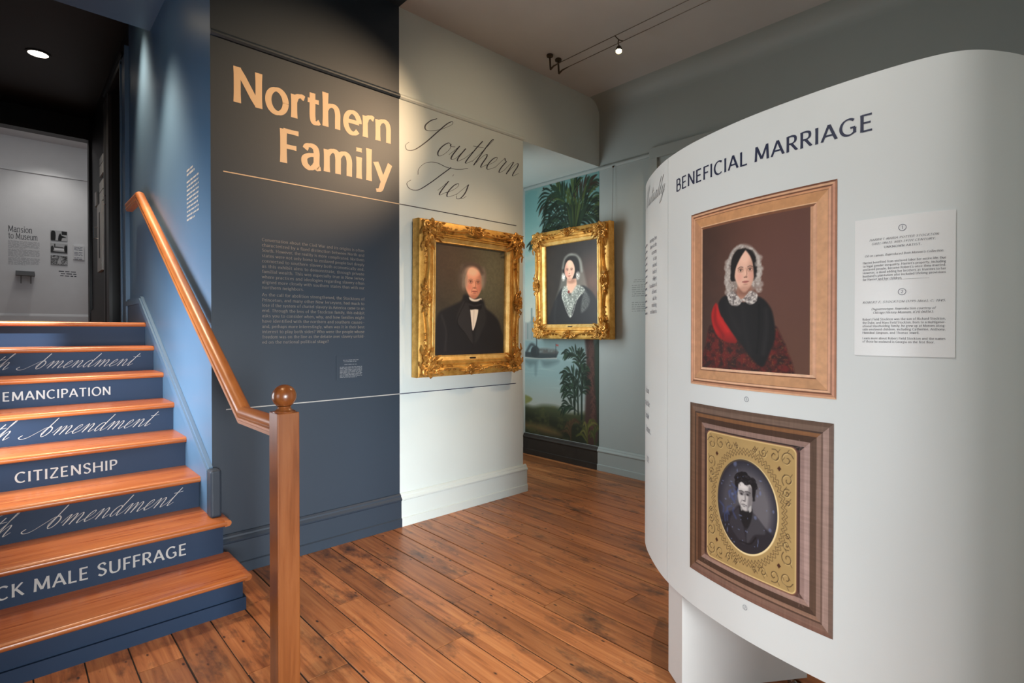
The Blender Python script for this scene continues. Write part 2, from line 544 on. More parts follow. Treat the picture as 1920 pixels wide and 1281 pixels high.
# joined copperplate letters, upright here and slanted when set; stroke order matters (down strokes swell)
GS = {
    'S': (40, 'c -6 72 -15 64 -18 51 -8 43 12 50 26 62 32 71 28 76 21 68 14 45 7 20 -3 0 -16 -5 -26 3 -24 11'),
    'T': (44, 'c -18 30 -25 42 -20 56 0 62 30 58 56 60 76 67|c 38 60 28 40 18 20 4 1 -14 0 -27 9 -24 17'),
    'A': (46, 'c -38 10 -43 3 -34 -3 -18 0 0 18 12 30 26 34|c 22 64 20 44 18 20 17 3|c 17 3 13 14 18 30 29 30 35 18 31 3 22 -1 16 5'),
    'M': (70, 'c -20 10 -10 0 6 20 24 84|c 24 84 24 40 26 0|c 26 0 36 40 50 84|c 50 84 48 40 50 6 56 0 66 10'),
    'a': (34, 'c 22 25 16 31 8 26 4 12 8 1 15 3 22 20|c 23 30 22 14 24 2 29 1 36 10'),
    'd': (38, 'c 22 25 16 31 8 26 4 12 8 1 15 3 22 20|c 27 60 25 44 23 30 23 8 27 0 38 9'),
    'e': (26, 'c 0 7 10 14 17 24 14 31 7 25 4 10 9 0 18 3 27 10'), 'h': (37, 'c 0 7 9 40 15 64 12 66 10 54 9 30 9 0|c 9 2 15 22 22 31 26 24 26 8 29 0 38 9'),
    'i': (20, 'c 0 8 9 30 9 30|c 9 30 8 8 11 0 21 9|p 10 43 10 47'), 'l': (22, 'c 0 8 9 40 15 64 12 67 10 54 9 30 9 8 12 0 22 9'),
    'm': (58, 'c 0 9 5 25 9 31 11 26 11 0|c 11 2 17 22 23 31 27 26 27 0|c 27 2 33 22 39 31 44 24 44 8 47 0 58 9'),
    'n': (42, 'c 0 9 5 25 9 31 11 26 11 0|c 11 2 17 22 23 31 28 24 28 8 31 0 42 9'), 'o': (31, 'c 20 29 12 31 5 20 5 7 12 0 20 6 24 20 19 30|c 19 30 22 26 32 27'),
    'r': (27, 'c 0 9 7 30 9 34 13 30 18 28|c 18 28 15 12 16 2 20 0 28 9'), 's': (24, 'c 0 8 9 28 12 34|c 12 34 17 16 15 3 7 0 2 6|c 15 3 20 3 25 9'),
    't': (22, 'c 0 8 9 30 12 50|c 14 56 11 40 8 8 11 0 22 9|c 0 40 12 41 26 43'), 'u': (38, 'c 0 8 9 30 9 30|c 9 30 8 8 12 0 20 6 26 30|c 26 30 24 8 28 0 38 9'),
    'y': (36, 'c 0 8 9 30 9 30|c 9 30 8 8 12 0 20 6 26 30|c 26 30 24 -10 20 -26 10 -32 8 -22 22 -4 37 9'),
    '1': (26, 'c 8 56 14 60 16 66|p 16 66 14 0'), '3': (38, 'c 8 56 16 66 28 60 26 46 14 38|c 14 38 30 34 30 12 16 0 4 8'),
    '4': (40, 'c 20 66 12 44 4 24|p 4 24 36 26|p 28 44 24 0'), '5': (38, 'c 14 64 12 50 10 38|c 10 38 24 42 30 28 26 8 14 0 4 6|c 14 64 24 62 36 66'),
}


def smooth_path(P, n=5):
    P = np.array(P, float)
    if len(P) < 3:
        return P
    Q = np.vstack([2 * P[0] - P[1], P, 2 * P[-1] - P[-2]])
    out = []
    t = np.arange(n)[:, None] / n
    for i in range(1, len(Q) - 2):
        a, b, c, d = Q[i - 1], Q[i], Q[i + 1], Q[i + 2]
        out.append(0.5 * ((2 * b) + (c - a) * t + (2 * a - 5 * b + 4 * c - d) * t * t + (-a + 3 * b - 3 * c + d) * t ** 3))
    return np.vstack(out + [P[-1:]])


def glyph_strokes(spec, n):
    for s in spec.split('|'):
        k = s.split()
        v = [float(x) for x in k[1:]]
        if k[0] == 'e':
            cx, cy, rx, ry, a0, a1 = v
            m = max(6, int(abs(a1 - a0) / 360 * n * 5))
            t = np.radians(np.linspace(a0, a1, m + 1))
            yield 'c', np.stack([cx + rx * np.cos(t), cy + ry * np.sin(t)], 1)
        elif k[0] == 'c':
            yield 'c', smooth_path(np.array(v).reshape(-1, 2), n)
        else:
            yield 'p', np.array(v).reshape(-1, 2)


def ribbon(P, width):
    d = np.gradient(P, axis=0)
    ln = np.hypot(d[:, 0], d[:, 1])
    ln[ln < 1e-9] = 1e-9
    d = d / ln[:, None]
    nrm = np.stack([-d[:, 1], d[:, 0]], 1)
    w = width(d) if callable(width) else width
    L, Rr = P + nrm * (w / 2)[:, None], P - nrm * (w / 2)[:, None]
    n = len(P)
    return np.vstack([L, Rr]), [(i, n + i, n + i + 1, i + 1) for i in range(n - 1)]


def set_line(txt, T=10, t=5, nib=22, serif=False, script=False, shear=0.0, track=0.0, n=4):
    """one line of lettering; returns 2D points with cap height 70 units, faces and the width"""
    V, F, x, base = [], [], 0.0, 0
    lift, nst, word, wid = [], 0, [], 0
    tab = GS if script else GL
    for ch in txt:
        if ch == ' ':
            x += 24 + track
            wid += 1
            continue
        if ch not in tab:
            continue
        adv, spec = tab[ch]
        ends = []
        for kind, P in glyph_strokes(spec, n):
            if kind == 'p':
                s = np.linspace(0, 1, 5)
                P = P[0][None, :] * (1 - s[:, None]) + P[1][None, :] * s[:, None]

            if script:
                def wf(d):
                    return t + (T - t) * np.clip(-d[:, 1], 0, 1) ** 1.6
            else:
                def wf(d):
                    th = np.arctan2(d[:, 1], d[:, 0])
                    w = t + (T - t) * np.abs(np.sin(th - R(nib)))
                    if kind == 'p':
                        q = np.linspace(-1, 1, len(d))
                        w = w * (1 + 0.12 * q ** 4)
                    return w
            if script and kind == 'c':
                wd_ = wf(np.gradient(P, axis=0) / np.maximum(1e-9, np.linalg.norm(np.gradient(P, axis=0), axis=1))[:, None])
                for _ in range(3):
                    wd_[1:-1] = 0.25 * wd_[:-2] + 0.5 * wd_[1:-1] + 0.25 * wd_[2:]
                v, f = ribbon(P, wd_)
            else:
                v, f = ribbon(P, wf)
            if kind == 'p' and not script:
                lo, hi = P[:, 1].min(), P[:, 1].max()
                if hi - lo > 20:
                    v[:, 1] = np.clip(v[:, 1], lo, hi)
            v = v.copy()
            v[:, 0] += x
            V.append(v)
            nst += 1
            lift.append(np.full(len(v), 0.00004 * (nst % 6)))
            F += [tuple(i + base for i in q) for q in f]
            word += [wid] * len(f)
            base += len(v)
            if serif:
                for e, nb in ((P[0], P[1]), (P[-1], P[-2])):
                    if abs(e[1] - nb[1]) > abs(e[0] - nb[0]) * 0.6 and e[1] in (0.0, 70.0, 49.0, 74.0, -22.0):
                        ends.append(tuple(e))
        for e in ends:
            if ends.count(e) > 1:
                continue
            l, r_ = (8.5, 8.5) if e[1] in (0.0, 70.0, -22.0) else (8.5, 3)
            y0, y1 = (e[1], e[1] + 4) if e[1] in (0.0, -22.0) else (e[1] - 4, e[1])
            V.append(np.array([(e[0] - l + x, y0), (e[0] + r_ + x, y0), (e[0] + r_ + x, y1), (e[0] - l + x, y1)]))
            F.append((base, base + 1, base + 2, base + 3))
            word.append(wid)
            nst += 1
            lift.append(np.full(4, 0.00004 * (nst % 6)))
            base += 4
        x += adv + track
    V = np.vstack(V)
    if shear:
        V[:, 0] += shear * V[:, 1]
    return V, F, x - track, np.concatenate(lift), word


def lettering(name, lines, fn, mat, parent, label=None, split=True):
    """lines: [(text, x0, baseline, cap height, width or None, style, align)]; fn(u, v, lift) -> world xyz.
    Each line becomes one part; lines too small to read are joined"""
    out = []
    mb = MB()
    for txt, x0, y0, cap, width, st, al in lines:
        if txt.startswith('~'):
            V, F = greeked(float(txt[1:]), cap, seed=int(round(y0 * 1e4)) % 9999)
            lift = np.zeros(len(V))
        else:
            V, F, w, lift, word = set_line(txt, **st)
            V = V * (cap / 70.0)
            w = w * cap / 70.0
            if width:
                V[:, 0] *= width / w
                w = width
            if al == 'c':
                V[:, 0] -= w / 2
            elif al == 'r':
                V[:, 0] -= w
        pts = [fn(x0 + a, y0 + b, l) for (a, b), l in zip(V, lift)]
        if split == 'word' and not txt.startswith('~'):
            for k, wt in enumerate(txt.split(' ')):
                fs = [f for f, q in zip(F, word) if q == k]
                ids = sorted({i for f in fs for i in f})
                mp = {i: j for j, i in enumerate(ids)}
                m2 = MB().add([pts[i] for i in ids], [tuple(mp[i] for i in f) for f in fs])
                out.append(m2.build(name, mat, parent, label=label(wt) if callable(label) else label, base=False, angle='keep'))
            continue
        mb.add(pts, F)
        if split and not txt.startswith('~'):
            out.append(mb.build(name, mat, parent, label=label(txt) if callable(label) else label, base=False, angle='keep'))
            mb = MB()
    if mb.v:
        o = mb.build(name, mat, parent, label=None if callable(label) else label, base=False, angle='keep')
        o['kind'] = 'stuff'
        out.append(o)
    return out


def greeked(width, xh, seed=0):
    """words of a line too small to read: short bars of uneven length"""
    rg = random.Random(seed)
    V, F, x = [], [], 0.0
    while x < width - xh * 0.5:
        w = min(rg.uniform(1.2, 5.2) * xh, width - x)
        h = xh * rg.uniform(0.62, 0.8)
        b = len(V)
        V += [(x, 0), (x + w, 0), (x + w, h), (x, h)]
        F.append((b, b + 1, b + 2, b + 3))
        x += w + xh * 0.75
    return np.array(V), F


BOLD = dict(T=14.5, t=8, nib=10, n=8, track=5)
CAPS = dict(T=12, t=6.5, nib=18, track=7, n=6)
HEAD = dict(T=11.5, t=5.5, nib=18, track=6, n=6)
BODY = dict(T=8.8, t=4.6, nib=8, serif=True, track=6, n=3)
ITAL = dict(T=8.2, t=4.4, nib=8, serif=True, track=4, shear=0.28, n=3)
TITLE = dict(T=9, t=4.5, nib=8, serif=True, track=4, n=5)
COPPER = dict(T=5.2, t=1.9, script=True, shear=0.62, n=7)
COPPER2 = dict(T=3.4, t=1.5, script=True, shear=0.80, n=7)

# ------------------------------------------------------------------ room shell (metres)
YA = 3.496      # front wall with the two headings
XS = 0.873      # stair side wall
XB = 4.537      # wall with the mural
HC = 3.858      # ceiling
HR = 3.178      # picture rail, head of the opening
XE = 3.42       # end of the front wall
XM = 2.134      # change of paint colour
X0, Y0 = -2.6, -2.6
XL = -0.35      # other side of the stair
RISE, RUN, YN = 0.191, 0.3464, 2.969
ZL = 8 * RISE   # landing

floor = struct(MB().box(X0, XB, Y0, 4.61, -0.10, -0.0045).build('floor', DARKJOINT))

# floor boards, laid towards the front wall
rg = random.Random(11)
edges = [1.42, 1.578, 1.726, 1.893, 2.054, 2.222, 2.386, 2.54, 2.70, 2.85, 2.987, 3.17, 3.347]
left = [1.42]
while left[-1] > X0 + 0.3:
    left.append(left[-1] - rg.uniform(0.15, 0.185))
right = [3.347]
while right[-1] < XB - 0.25:
    right.append(right[-1] + rg.uniform(0.15, 0.175))
xs = sorted(set(left[1:] + edges + right[1:])) + [XB]
JOINTS = {1.726: [2.30], 1.893: [2.52], 2.387: [1.68], 2.54: [0.9, 2.75], 1.578: [1.55, 2.1], 1.42: [2.02, 2.55], 2.222: [1.0]}
for i in range(len(xs) - 1):
    a, b = xs[i], xs[i + 1]
    js = None
    for k, v in JOINTS.items():
        if abs(a - k) < 0.02:
            js = v
    if js is None:
        js = []
        y = Y0 + rg.uniform(0.6, 2.4)
        while y < 3.2:
            js.append(y)
            y += rg.uniform(1.5, 3.0) if a > 1.4 else rg.uniform(0.45, 1.2)
    yend = 4.61 if a > XE - 0.1 else YA
    ys = [Y0] + js + [yend]
    for j in range(len(ys) - 1):
        g = rg.uniform(0.0024, 0.0052)
        dz = rg.uniform(-0.0015, 0.0015)
        o = MB().cbox(a + g, b - g, ys[j] + 0.0015, ys[j + 1] - 0.0015, -0.0045, dz, 0.0006).build('floor_board', PLANK, floor)

# front wall: navy and pale parts with the header over the opening at its right
mb = MB()
mb.box(1.0, XM, YA, YA + 0.15, 0, HC + 0.3)
wall_front = mb.build('wall_front', NAVY)
mb2 = MB().box(XM, XE, YA, YA + 0.15, 0, HC + 0.1)
mb2.box(XE, XB, YA, YA + 0.15, HR, HC + 0.1)
wall_pale = mb2.build('wall_front_pale', PALE)
struct(wall_front)
struct(wall_pale)
# stair side wall, blue as far as the landing door, black in the hall
wall_stair = struct(MB().box(XS, 1.0, YA, 6.32, 0, 4.6).build('wall_stair_side', [BLUE]))
# the end of that wall faces the room in navy
me = wall_stair.data
me.materials.append(NAVY)
for p in me.polygons:
    if p.normal.y < -0.9:
        p.material_index = 1
# hall side wall with a doorway (6.675-7.50)
wall_hall = struct(MB().box(XS, 1.0, 6.32, 6.675, ZL, 4.6).box(XS, 1.0, 6.675, 7.5, 4.12, 4.6).box(XS, 1.0, 7.5, 9.5, ZL, 4.6)
                   .build('wall_hall_side', BLACK))
wall_stair_left = struct(MB().box(XL - 0.13, XL, YA, 3.55, 0, 4.6).box(XL - 0.13, XL, 4.35, 9.5, 0, 4.6).box(XL - 0.13, XL, 3.55, 4.35, 0, 0.75).box(XL - 0.13, XL, 3.55, 4.35, 1.65, 4.6).build('wall_stair_left', BLUE))
wall_left_front = struct(MB().box(X0, XL - 0.13, YA, YA + 0.15, 0, HC + 0.3).build('wall_front_left', NAVY))
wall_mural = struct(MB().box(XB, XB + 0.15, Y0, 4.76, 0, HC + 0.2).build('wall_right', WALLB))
wall_recess = struct(MB().box(XE - 0.6, XB, 4.61, 4.76, 0, HC).build('wall_recess', PALE))
struct(MB().box(XE - 0.6, XE - 0.45, YA + 0.15, 3.80, 0, HR).box(XE - 0.6, XE - 0.45, 4.44, 4.61, 0, HR).box(XE - 0.6, XE - 0.45, 3.80, 4.44, 0, 1.0).box(XE - 0.6, XE - 0.45, 3.80, 4.44, 2.7, HR).build('wall_recess_left', PALE))
m = MB()
for (a, b, c_, d) in ((3.80, 3.84, 1.0, 2.7), (4.40, 4.44, 1.0, 2.7), (3.84, 4.40, 1.0, 1.04), (3.84, 4.40, 2.66, 2.7), (3.84, 4.40, 1.83, 1.87), (4.11, 4.13, 1.04, 2.66)):
    m.box(XE - 0.56, XE - 0.50, a, b, c_, d)
struct(m.build('window_4', PALE))
# walls behind the camera, each with a window opening
mb = MB()
mb.box(X0 - 0.2, X0, Y0 - 0.2, 0.6, 0, HC).box(X0 - 0.2, X0, 2.0, YA + 0.15, 0, HC).box(X0 - 0.2, X0, 0.6, 2.0, 0, 0.45).box(X0 - 0.2, X0, 0.6, 2.0, 2.45, HC)
struct(mb.build('wall_rear', NAVY))
mb = MB()
mb.box(X0, -0.5, Y0 - 0.2, Y0, 0, HC).box(0.9, 1.35, Y0 - 0.2, Y0, 0, HC).box(-0.5, 0.9, Y0 - 0.2, Y0, 0, 0.45).box(-0.5, 0.9, Y0 - 0.2, Y0, 2.45, HC)
struct(mb.build('wall_near', NAVY))
# unseen wall added to keep window light off the kiosk's right end
struct(MB().box(1.2, 1.35, Y0, -0.35, 0, HC).box(1.35, XB, -0.5, -0.35, 0, HC).build('wall_added_shade', PALE))


def window(name, fn, a0, a1):
    m = MB()

    def bar(p, q, r_, s, d0, d1):
        A, B = fn(p, d0), fn(q, d1)
        m.box(min(A[0], B[0]), max(A[0], B[0]), min(A[1], B[1]), max(A[1], B[1]), r_, s)
    for p in (a0, a1 - 0.06):
        bar(p, p + 0.06, 0.45, 2.45, 0.02, 0.12)
    for z in (0.45, 1.42, 2.39):
        bar(a0 + 0.06, a1 - 0.06, z, z + 0.06, 0.02, 0.12)
    for p in (a0 + 0.47, a0 + 0.90):
        bar(p, p + 0.025, 0.51, 2.39, 0.05, 0.09)
    for z in (0.80, 1.12, 1.78, 2.10):
        bar(a0 + 0.06, a1 - 0.06, z, z + 0.025, 0.05, 0.09)
    o = m.build(name, PALE)
    return struct(o)


window('window_1', lambda a, d: (X0 - 0.03 - d, a), 0.6, 2.0)
window('window_2', lambda a, d: (a, Y0 - 0.03 - d), -0.5, 0.9)

# window beside the stair
m = MB()
for (a, b, c_, d) in ((3.55, 3.6, 0.75, 1.65), (4.3, 4.35, 0.75, 1.65), (3.6, 4.3, 0.75, 0.8), (3.6, 4.3, 1.6, 1.65), (3.6, 4.3, 1.18, 1.22), (3.94, 3.96, 0.8, 1.6)):
    m.box(XL - 0.11, XL - 0.05, a, b, c_, d)
struct(m.build('window_3', PALE))

# ceilings
struct(MB().box(X0 - 0.2, XM, Y0 - 0.2, YA, HC, HC + 0.2).build('ceiling_navy', NAVY))
struct(MB().box(XM, XB, Y0 - 0.2, YA, HC, HC + 0.2).build('ceiling', CEIL))
struct(MB().box(XL, XS, YA, 5.275, 3.92, 4.6).build('ceiling_stair', BLUE))
struct(MB().box(XL, XS, 5.275, 9.5, 4.40, 4.6).build('ceiling_hall', BLACK))
struct(MB().box(XE - 0.45, XB, YA + 0.15, 4.61, HR + 0.001, HR + 0.1).build('ceiling_recess', PALE))
# plaster coves where the pale walls meet the ceiling
rc = 0.16
arc = [(0, 0), (0, -rc)] + [(rc - rc * math.cos(t), -rc + rc * math.sin(t)) for t in np.linspace(0.12, math.pi / 2, 9)]
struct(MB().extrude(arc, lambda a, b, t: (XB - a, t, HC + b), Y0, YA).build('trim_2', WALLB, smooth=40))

# picture rails
railp = [(0, 0), (0.012, 0.002), (0.022, 0.012), (0.022, 0.022), (0.014, 0.030), (0.006, 0.040), (0, 0.042)]
struct(MB().extrude(railp, lambda a, b, t: (t, YA - a, HR + b), XS, XM).build('trim_3', NAVY))
struct(MB().extrude(railp, lambda a, b, t: (t, YA - a, HR + b), XM, XE).build('trim_4', PALE))
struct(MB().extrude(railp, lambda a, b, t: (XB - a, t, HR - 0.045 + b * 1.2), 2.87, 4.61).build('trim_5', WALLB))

# baseboards: shoe, board, moulded cap
basep = [(0, 0), (0.034, 0), (0.034, 0.060), (0.024, 0.066), (0.024, 0.190), (0.032, 0.196), (0.034, 0.206), (0.026, 0.216), (0.020, 0.222), (0.018, 0.232), (0.008, 0.242), (0, 0.244)]
struct(MB().extrude(basep, lambda a, b, t: (t, YA - a, b), 0.90, XM).build('baseboard_front', NAVY))
struct(MB().extrude(basep, lambda a, b, t: (t, YA - a, b), XM, XE + 0.03).build('baseboard_front_pale', PALE))
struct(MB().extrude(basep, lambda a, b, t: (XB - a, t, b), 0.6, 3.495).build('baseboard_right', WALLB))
MURALBASE = paint('mural_dark_base', (0.17, 0.145, 0.12), 0.6, 0.25, 9)
struct(MB().extrude(basep, lambda a, b, t: (XB - a, t, b * 0.98), 3.495, 4.61).build('baseboard_mural', MURALBASE))
struct(MB().extrude(basep, lambda a, b, t: (XE + a, t, b), YA, YA + 0.15).build('baseboard_end', PALE))

# door with casing in the right wall, mostly behind the kiosk
d1 = struct(MB().box(XB - 0.035, XB, 2.79, 2.87, 0, HR + 0.02).box(XB - 0.035, XB, 1.55, 1.63, 0, HR + 0.02).box(XB - 0.040, XB, 1.55, 2.87, HR - 0.075, HR + 0.025)
            .build('door_1', WALLB))
for (y0, y1, z0, z1) in ((1.63, 2.79, 0.0, HR - 0.075),):
    MB().box(XB - 0.008, XB - 0.001, y0, y1, z0, z1).build('door_leaf', WALLB, d1)
for (y0, y1) in ((1.74, 2.15), (2.27, 2.68)):
    for (z0, z1) in ((0.25, 1.0), (1.15, 2.2), (2.35, 2.98)):
        m = MB()
        w = 0.03
        m.box(XB - 0.022, XB - 0.008, y0, y1, z0, z0 + w).box(XB - 0.022, XB - 0.008, y0, y1, z1 - w, z1)
        m.box(XB - 0.022, XB - 0.008, y0, y0 + w, z0 + w, z1 - w).box(XB - 0.022, XB - 0.008, y1 - w, y1, z0 + w, z1 - w)
        m.build('door_panel', WALLB, d1)

# hall and the white gallery behind it
struct(MB().box(XL, XS, YN + 8 * RUN - 0.10, 9.5, ZL - 0.06, ZL - 0.001).build('floor_hall', TREADW))
struct(MB().box(-2.4, 3.2, 9.5, 12.8, ZL - 0.06, ZL).build('floor_gallery', PLANK))
mb = MB().box(0.842, 1.6, 9.5, 9.62, ZL, 5.0).box(-1.5, -0.30, 9.5, 9.62, ZL, 5.0).box(-0.30, 0.842, 9.5, 9.62, 4.098, 5.0)
struct(mb.build('wall_hall_end', BLACK))
struct(MB().box(0.842, 0.873, 9.44, 9.5, ZL, 4.16).box(-0.34, -0.30, 9.44, 9.5, ZL, 4.16).box(-0.30, 0.842, 9.44, 9.5, 4.098, 4.16).build('door_2', BLACK))
wall_gal = struct(MB().box(-2.4, 3.2, 12.8, 12.95, ZL, 5.0).build('wall_gallery', WHITE))
struct(MB().box(3.2, 3.3, 9.5, 12.95, ZL, 5.0).box(-2.5, -2.4, 9.5, 12.95, ZL, 5.0).build('wall_gallery_sides', WHITE))
struct(MB().box(-2.4, 3.2, 9.5, 12.95, 4.856, 5.0).build('ceiling_gallery', WHITE))
struct(MB().box(-2.4, 3.2, 12.775, 12.8, 4.262, 4.282).build('trim_6', WHITE))
struct(MB().extrude([(0, 0), (0.03, 0), (0.03, 0.20), (0.02, 0.22), (0, 0.245)], lambda a, b, t: (t, 12.8 - a, ZL + b), -2.4, 3.2).build('baseboard_gallery', WHITE))
# landing door frame (blue outside, black door inside) and its leaf
HALLGREY = paint('dark_grey_casing', (0.22, 0.215, 0.215), 0.35, 0.05)
struct(MB().box(XS - 0.022, XS, 6.36, 6.65, ZL, 4.16).box(XS - 0.034, XS, 6.60, 6.65, ZL, 4.16).box(XS - 0.034, XS, 6.32, 6.36, ZL, 4.20).build('door_3_casing', BLUE))
dr = struct(MB().box(XS + 0.09, XS + 0.13, 6.675, 7.5, ZL, 4.12).build('door_3', BLACK))
for (a, b) in ((ZL + 0.2, ZL + 1.0), (ZL + 1.2, ZL + 2.4)):
    MB().box(XS + 0.075, XS + 0.09, 6.80, 7.38, a, b).build('door_panel', BLACK, dr)
csp = [(0, 0), (0.030, 0.0), (0.034, 0.06), (0.022, 0.10), (0.026, 0.22), (0.018, 0.30), (0.030, 0.36), (0.030, 0.42), (0, 0.44)]
struct(MB().extrude(csp, lambda a, b, t: (XS - a, 7.5 + b, t), ZL, 4.16).build('trim_7', HALLGREY))
struct(MB().extrude(csp, lambda a, b, t: (XS - a, t, 4.12 + b * 0.3), 6.60, 7.94).build('trim_8', BLACK))
struct(MB().box(XS - 0.02, XS, 7.94, 9.44, ZL, ZL + 0.22).build('baseboard_hall', BLACK))
# landing skirting and sloping skirt board of the stair, with a capped edge
sk = [(3.475, 0.30), (3.475, 0.645), (5.63, 1.742), (6.32, 1.742), (6.32, ZL - 0.3), (5.3, 1.0)]
skirt = struct(MB().extrude([(a, b) for a, b in sk], lambda a, b, t: (t, a, b), XS - 0.020, XS).build('baseboard_stair', BLUE))
capl = []
for (y, z) in ((3.475, 0.645), (5.63, 1.742), (6.32, 1.742)):
    capl.append((y, z))
m = MB()
for (d0, d1, xo) in ((-0.046, 0.0, 0.034), (0.0, 0.016, 0.022)):
    m.extrude([(capl[0][0], capl[0][1] + d0), (capl[1][0] - d0 * 0.25, capl[1][1] + d0), (capl[2][0], capl[2][1] + d0), (capl[2][0], capl[2][1] + d1), (capl[1][0] - d1 * 0.25, capl[1][1] + d1), (capl[0][0], capl[0][1] + d1)],
              lambda a, b, t: (t, a, b), XS - xo, XS - 0.001)
struct(m.build('trim_9', BLUE))
struct(bevel(MB().box(0.842, 0.902, 3.405, YA, 2 * RISE, 0.655).build('trim_10', NAVY), 0.014, 3))

# ------------------------------------------------------------------ staircase
stair = thing('staircase', (0.26, 4.2, 0), 'wooden stair with navy risers lettered in white and varnished treads', 'staircase')
TH = 0.036


def nose(n0, back):
    r_ = TH / 2
    pr = [(back, 0), (back, -TH)]
    pr += [(n0 + r_ - r_ * math.cos(t), -r_ - r_ * math.sin(t)) for t in np.linspace(math.pi / 2, -math.pi / 2, 9)]
    return pr


RY = [YN + 0.038 + k * RUN for k in range(8)]
risers = []
for k in range(8):
    z = (k + 1) * RISE
    n0 = YN + k * RUN
    back = RY[k + 1] + 0.01 if k < 7 else n0 + 0.30
    xe = 0.905 if k < 2 else XS - 0.0205
    m = MB().extrude(nose(n0, back), lambda a, b, x: (x, a, z + b), XL + 0.001, xe if k != 1 else 0.8525)
    if k == 1:
        m.extrude(nose(n0, YA - 0.001), lambda a, b, x: (x, a, z + b), 0.8525, xe)
    m.build('tread', TREADW, stair, smooth=35)
    if k < 2:
        yb = RY[1] if k == 0 else YA - 0.002
        pr = [(0.9285 - TH / 2 + TH / 2 * math.cos(q), -TH / 2 + TH / 2 * math.sin(q)) for q in np.linspace(-math.pi / 2, math.pi / 2, 9)]
        pr = [(0.894, -TH)] + pr + [(0.894, 0.0)]
        MB().extrude(pr, lambda a, b, y: (a, y, z + 0.0005 + b), n0 + 0.004, yb).build('return_nosing', TREADW, stair, smooth=35)
    z0 = k * RISE if k else 0.0
    xr = 0.893 if k < 2 else XS - 0.021
    m = MB().box(XL + 0.001, xr, RY[k], RY[k] + 0.018, z0, z - TH)
    if k < 2:
        m.box(xr - 0.018, xr, RY[k] + 0.018, YA - 0.036 if k == 0 else YA - 0.036, z0, z - TH)
    risers.append(m.build('riser', RISERM, stair))
MB().box(XL + 0.001, 0.905, RY[0] - 0.014, RY[0], 0.0, 0.066).box(0.893, 0.907, RY[0], YA - 0.036, 0, 0.066).build('base_shoe', RISERM, stair)


def on_riser(k):
    return lambda u, v, l=0.0: (u, RY[k - 1] - 0.0009 - l, v)


for k, txt, x, zb, cap, w, st, al, lab in (
        (2, 'BLACK MALE SUFFRAGE', 0.26, 0.2335, 0.0615, 0.905, CAPS, 'c', 'white capital lettering BLACK MALE SUFFRAGE on the second riser'),
        (4, 'CITIZENSHIP', 0.2585, 0.611, 0.0585, 0.462, CAPS, 'c', 'white capital lettering CITIZENSHIP on the fourth riser'),
        (6, 'EMANCIPATION', 0.258, 1.003, 0.0585, 0.562, CAPS, 'c', 'white capital lettering EMANCIPATION on the sixth riser')):
    lettering('riser_lettering', [(txt, x, zb, cap, w, st, al)], on_riser(k), PALETXT, risers[k - 1], lambda t: 'white capital lettering ' + t, 'word')
for k, dg, zb in ((3, '15', 0.424), (5, '14', 0.806), (7, '13', 1.188)):
    lines = [(dg + 'th', -0.005, zb, 0.115, None, COPPER2, 'r'), ('Amendment', 0.117, zb, 0.115, None, COPPER2, 'l')]
    lettering('riser_lettering', lines, on_riser(k), PALETXT, risers[k - 1], lambda t: 'white copperplate lettering ' + t)

# ------------------------------------------------------------------ handrail with its newel post
hr = thing('handrail', (0.815, 2.2, 0), 'varnished wooden handrail running down to a square newel post with ball finial', 'handrail')
XR = 0.812
# moulded section: round top, waisted sides, square lower fillet (a across, b up)
sec = [(-0.024, -0.040), (0.024, -0.040), (0.024, -0.026), (0.029, -0.022), (0.029, -0.012), (0.023, -0.006), (0.030, 0.004), (0.033, 0.014)]
sec += [(0.033 * math.cos(t), 0.014 + 0.024 * math.sin(t)) for t in np.linspace(0.25, math.pi - 0.25, 9)]
sec += [(-0.033, 0.014), (-0.030, 0.004), (-0.023, -0.006), (-0.029, -0.012), (-0.029, -0.022), (-0.024, -0.026)]
p = [np.array(q) for q in ((XR, 2.262, 1.062), (XR, 2.705, 1.062), (XR, 5.375, 2.572), (XR, 5.90, 2.572))]
seg = [(p[i + 1] - p[i]) / np.linalg.norm(p[i + 1] - p[i]) for i in range(3)]
fr = []
for i, q in enumerate(p):
    if i in (0, 3):
        d = seg[0] if i == 0 else seg[2]
        up = np.cross((1, 0, 0), d)
        fr.append((q, (1, 0, 0), up))
    else:
        d = seg[i - 1] + seg[i]
        d /= np.linalg.norm(d)
        up = np.cross((1, 0, 0), d)
        fr.append((q, (1, 0, 0), up / np.dot(d, seg[i])))
for i, nm in enumerate(('level_rail', 'sloping_rail', 'top_rail')):
    MB().sweep(sec, fr[i:i + 2]).build(nm, RAILW, hr, smooth=32)
nw = bevel(MB().box(0.770, 0.857, 2.160, 2.252, 0.0, 1.128).build('newel_post', NEWELW, hr), 0.0035, 2)
c = (0.8135, 2.206, 0)
MB().lathe([(0.044, 1.128), (0.043, 1.131), (0.034, 1.134), (0.027, 1.141), (0.0245, 1.147), (0.026, 1.151)], c, 32).build('finial_collar', NEWELW, nw, smooth=40)
bp = [(0.0465 * math.sin(t), 1.191 - 0.0465 * math.cos(t)) for t in np.linspace(0.55, math.pi - 0.02, 20)]
MB().lathe(bp, c, 36).build('ball_finial', NEWELW, nw, smooth=True)
for y in (3.62, 5.33):
    z = 1.062 + (y - 2.705) * (1.51 / 2.67) if y < 5.3 else 2.545
    m = MB().tube([(XS - 0.002, y, z - 0.075), (XS - 0.030, y, z - 0.082), (XR + 0.004, y, z - 0.072), (XR, y, z - 0.038)], 0.007, 8)
    m.lathe([(0.022, -0.007), (0.022, -0.003), (0.014, 0)], (XS - 0.001, y, z - 0.075), 16, axis=0)
    m.build('bracket', CHROME, hr, smooth=40)

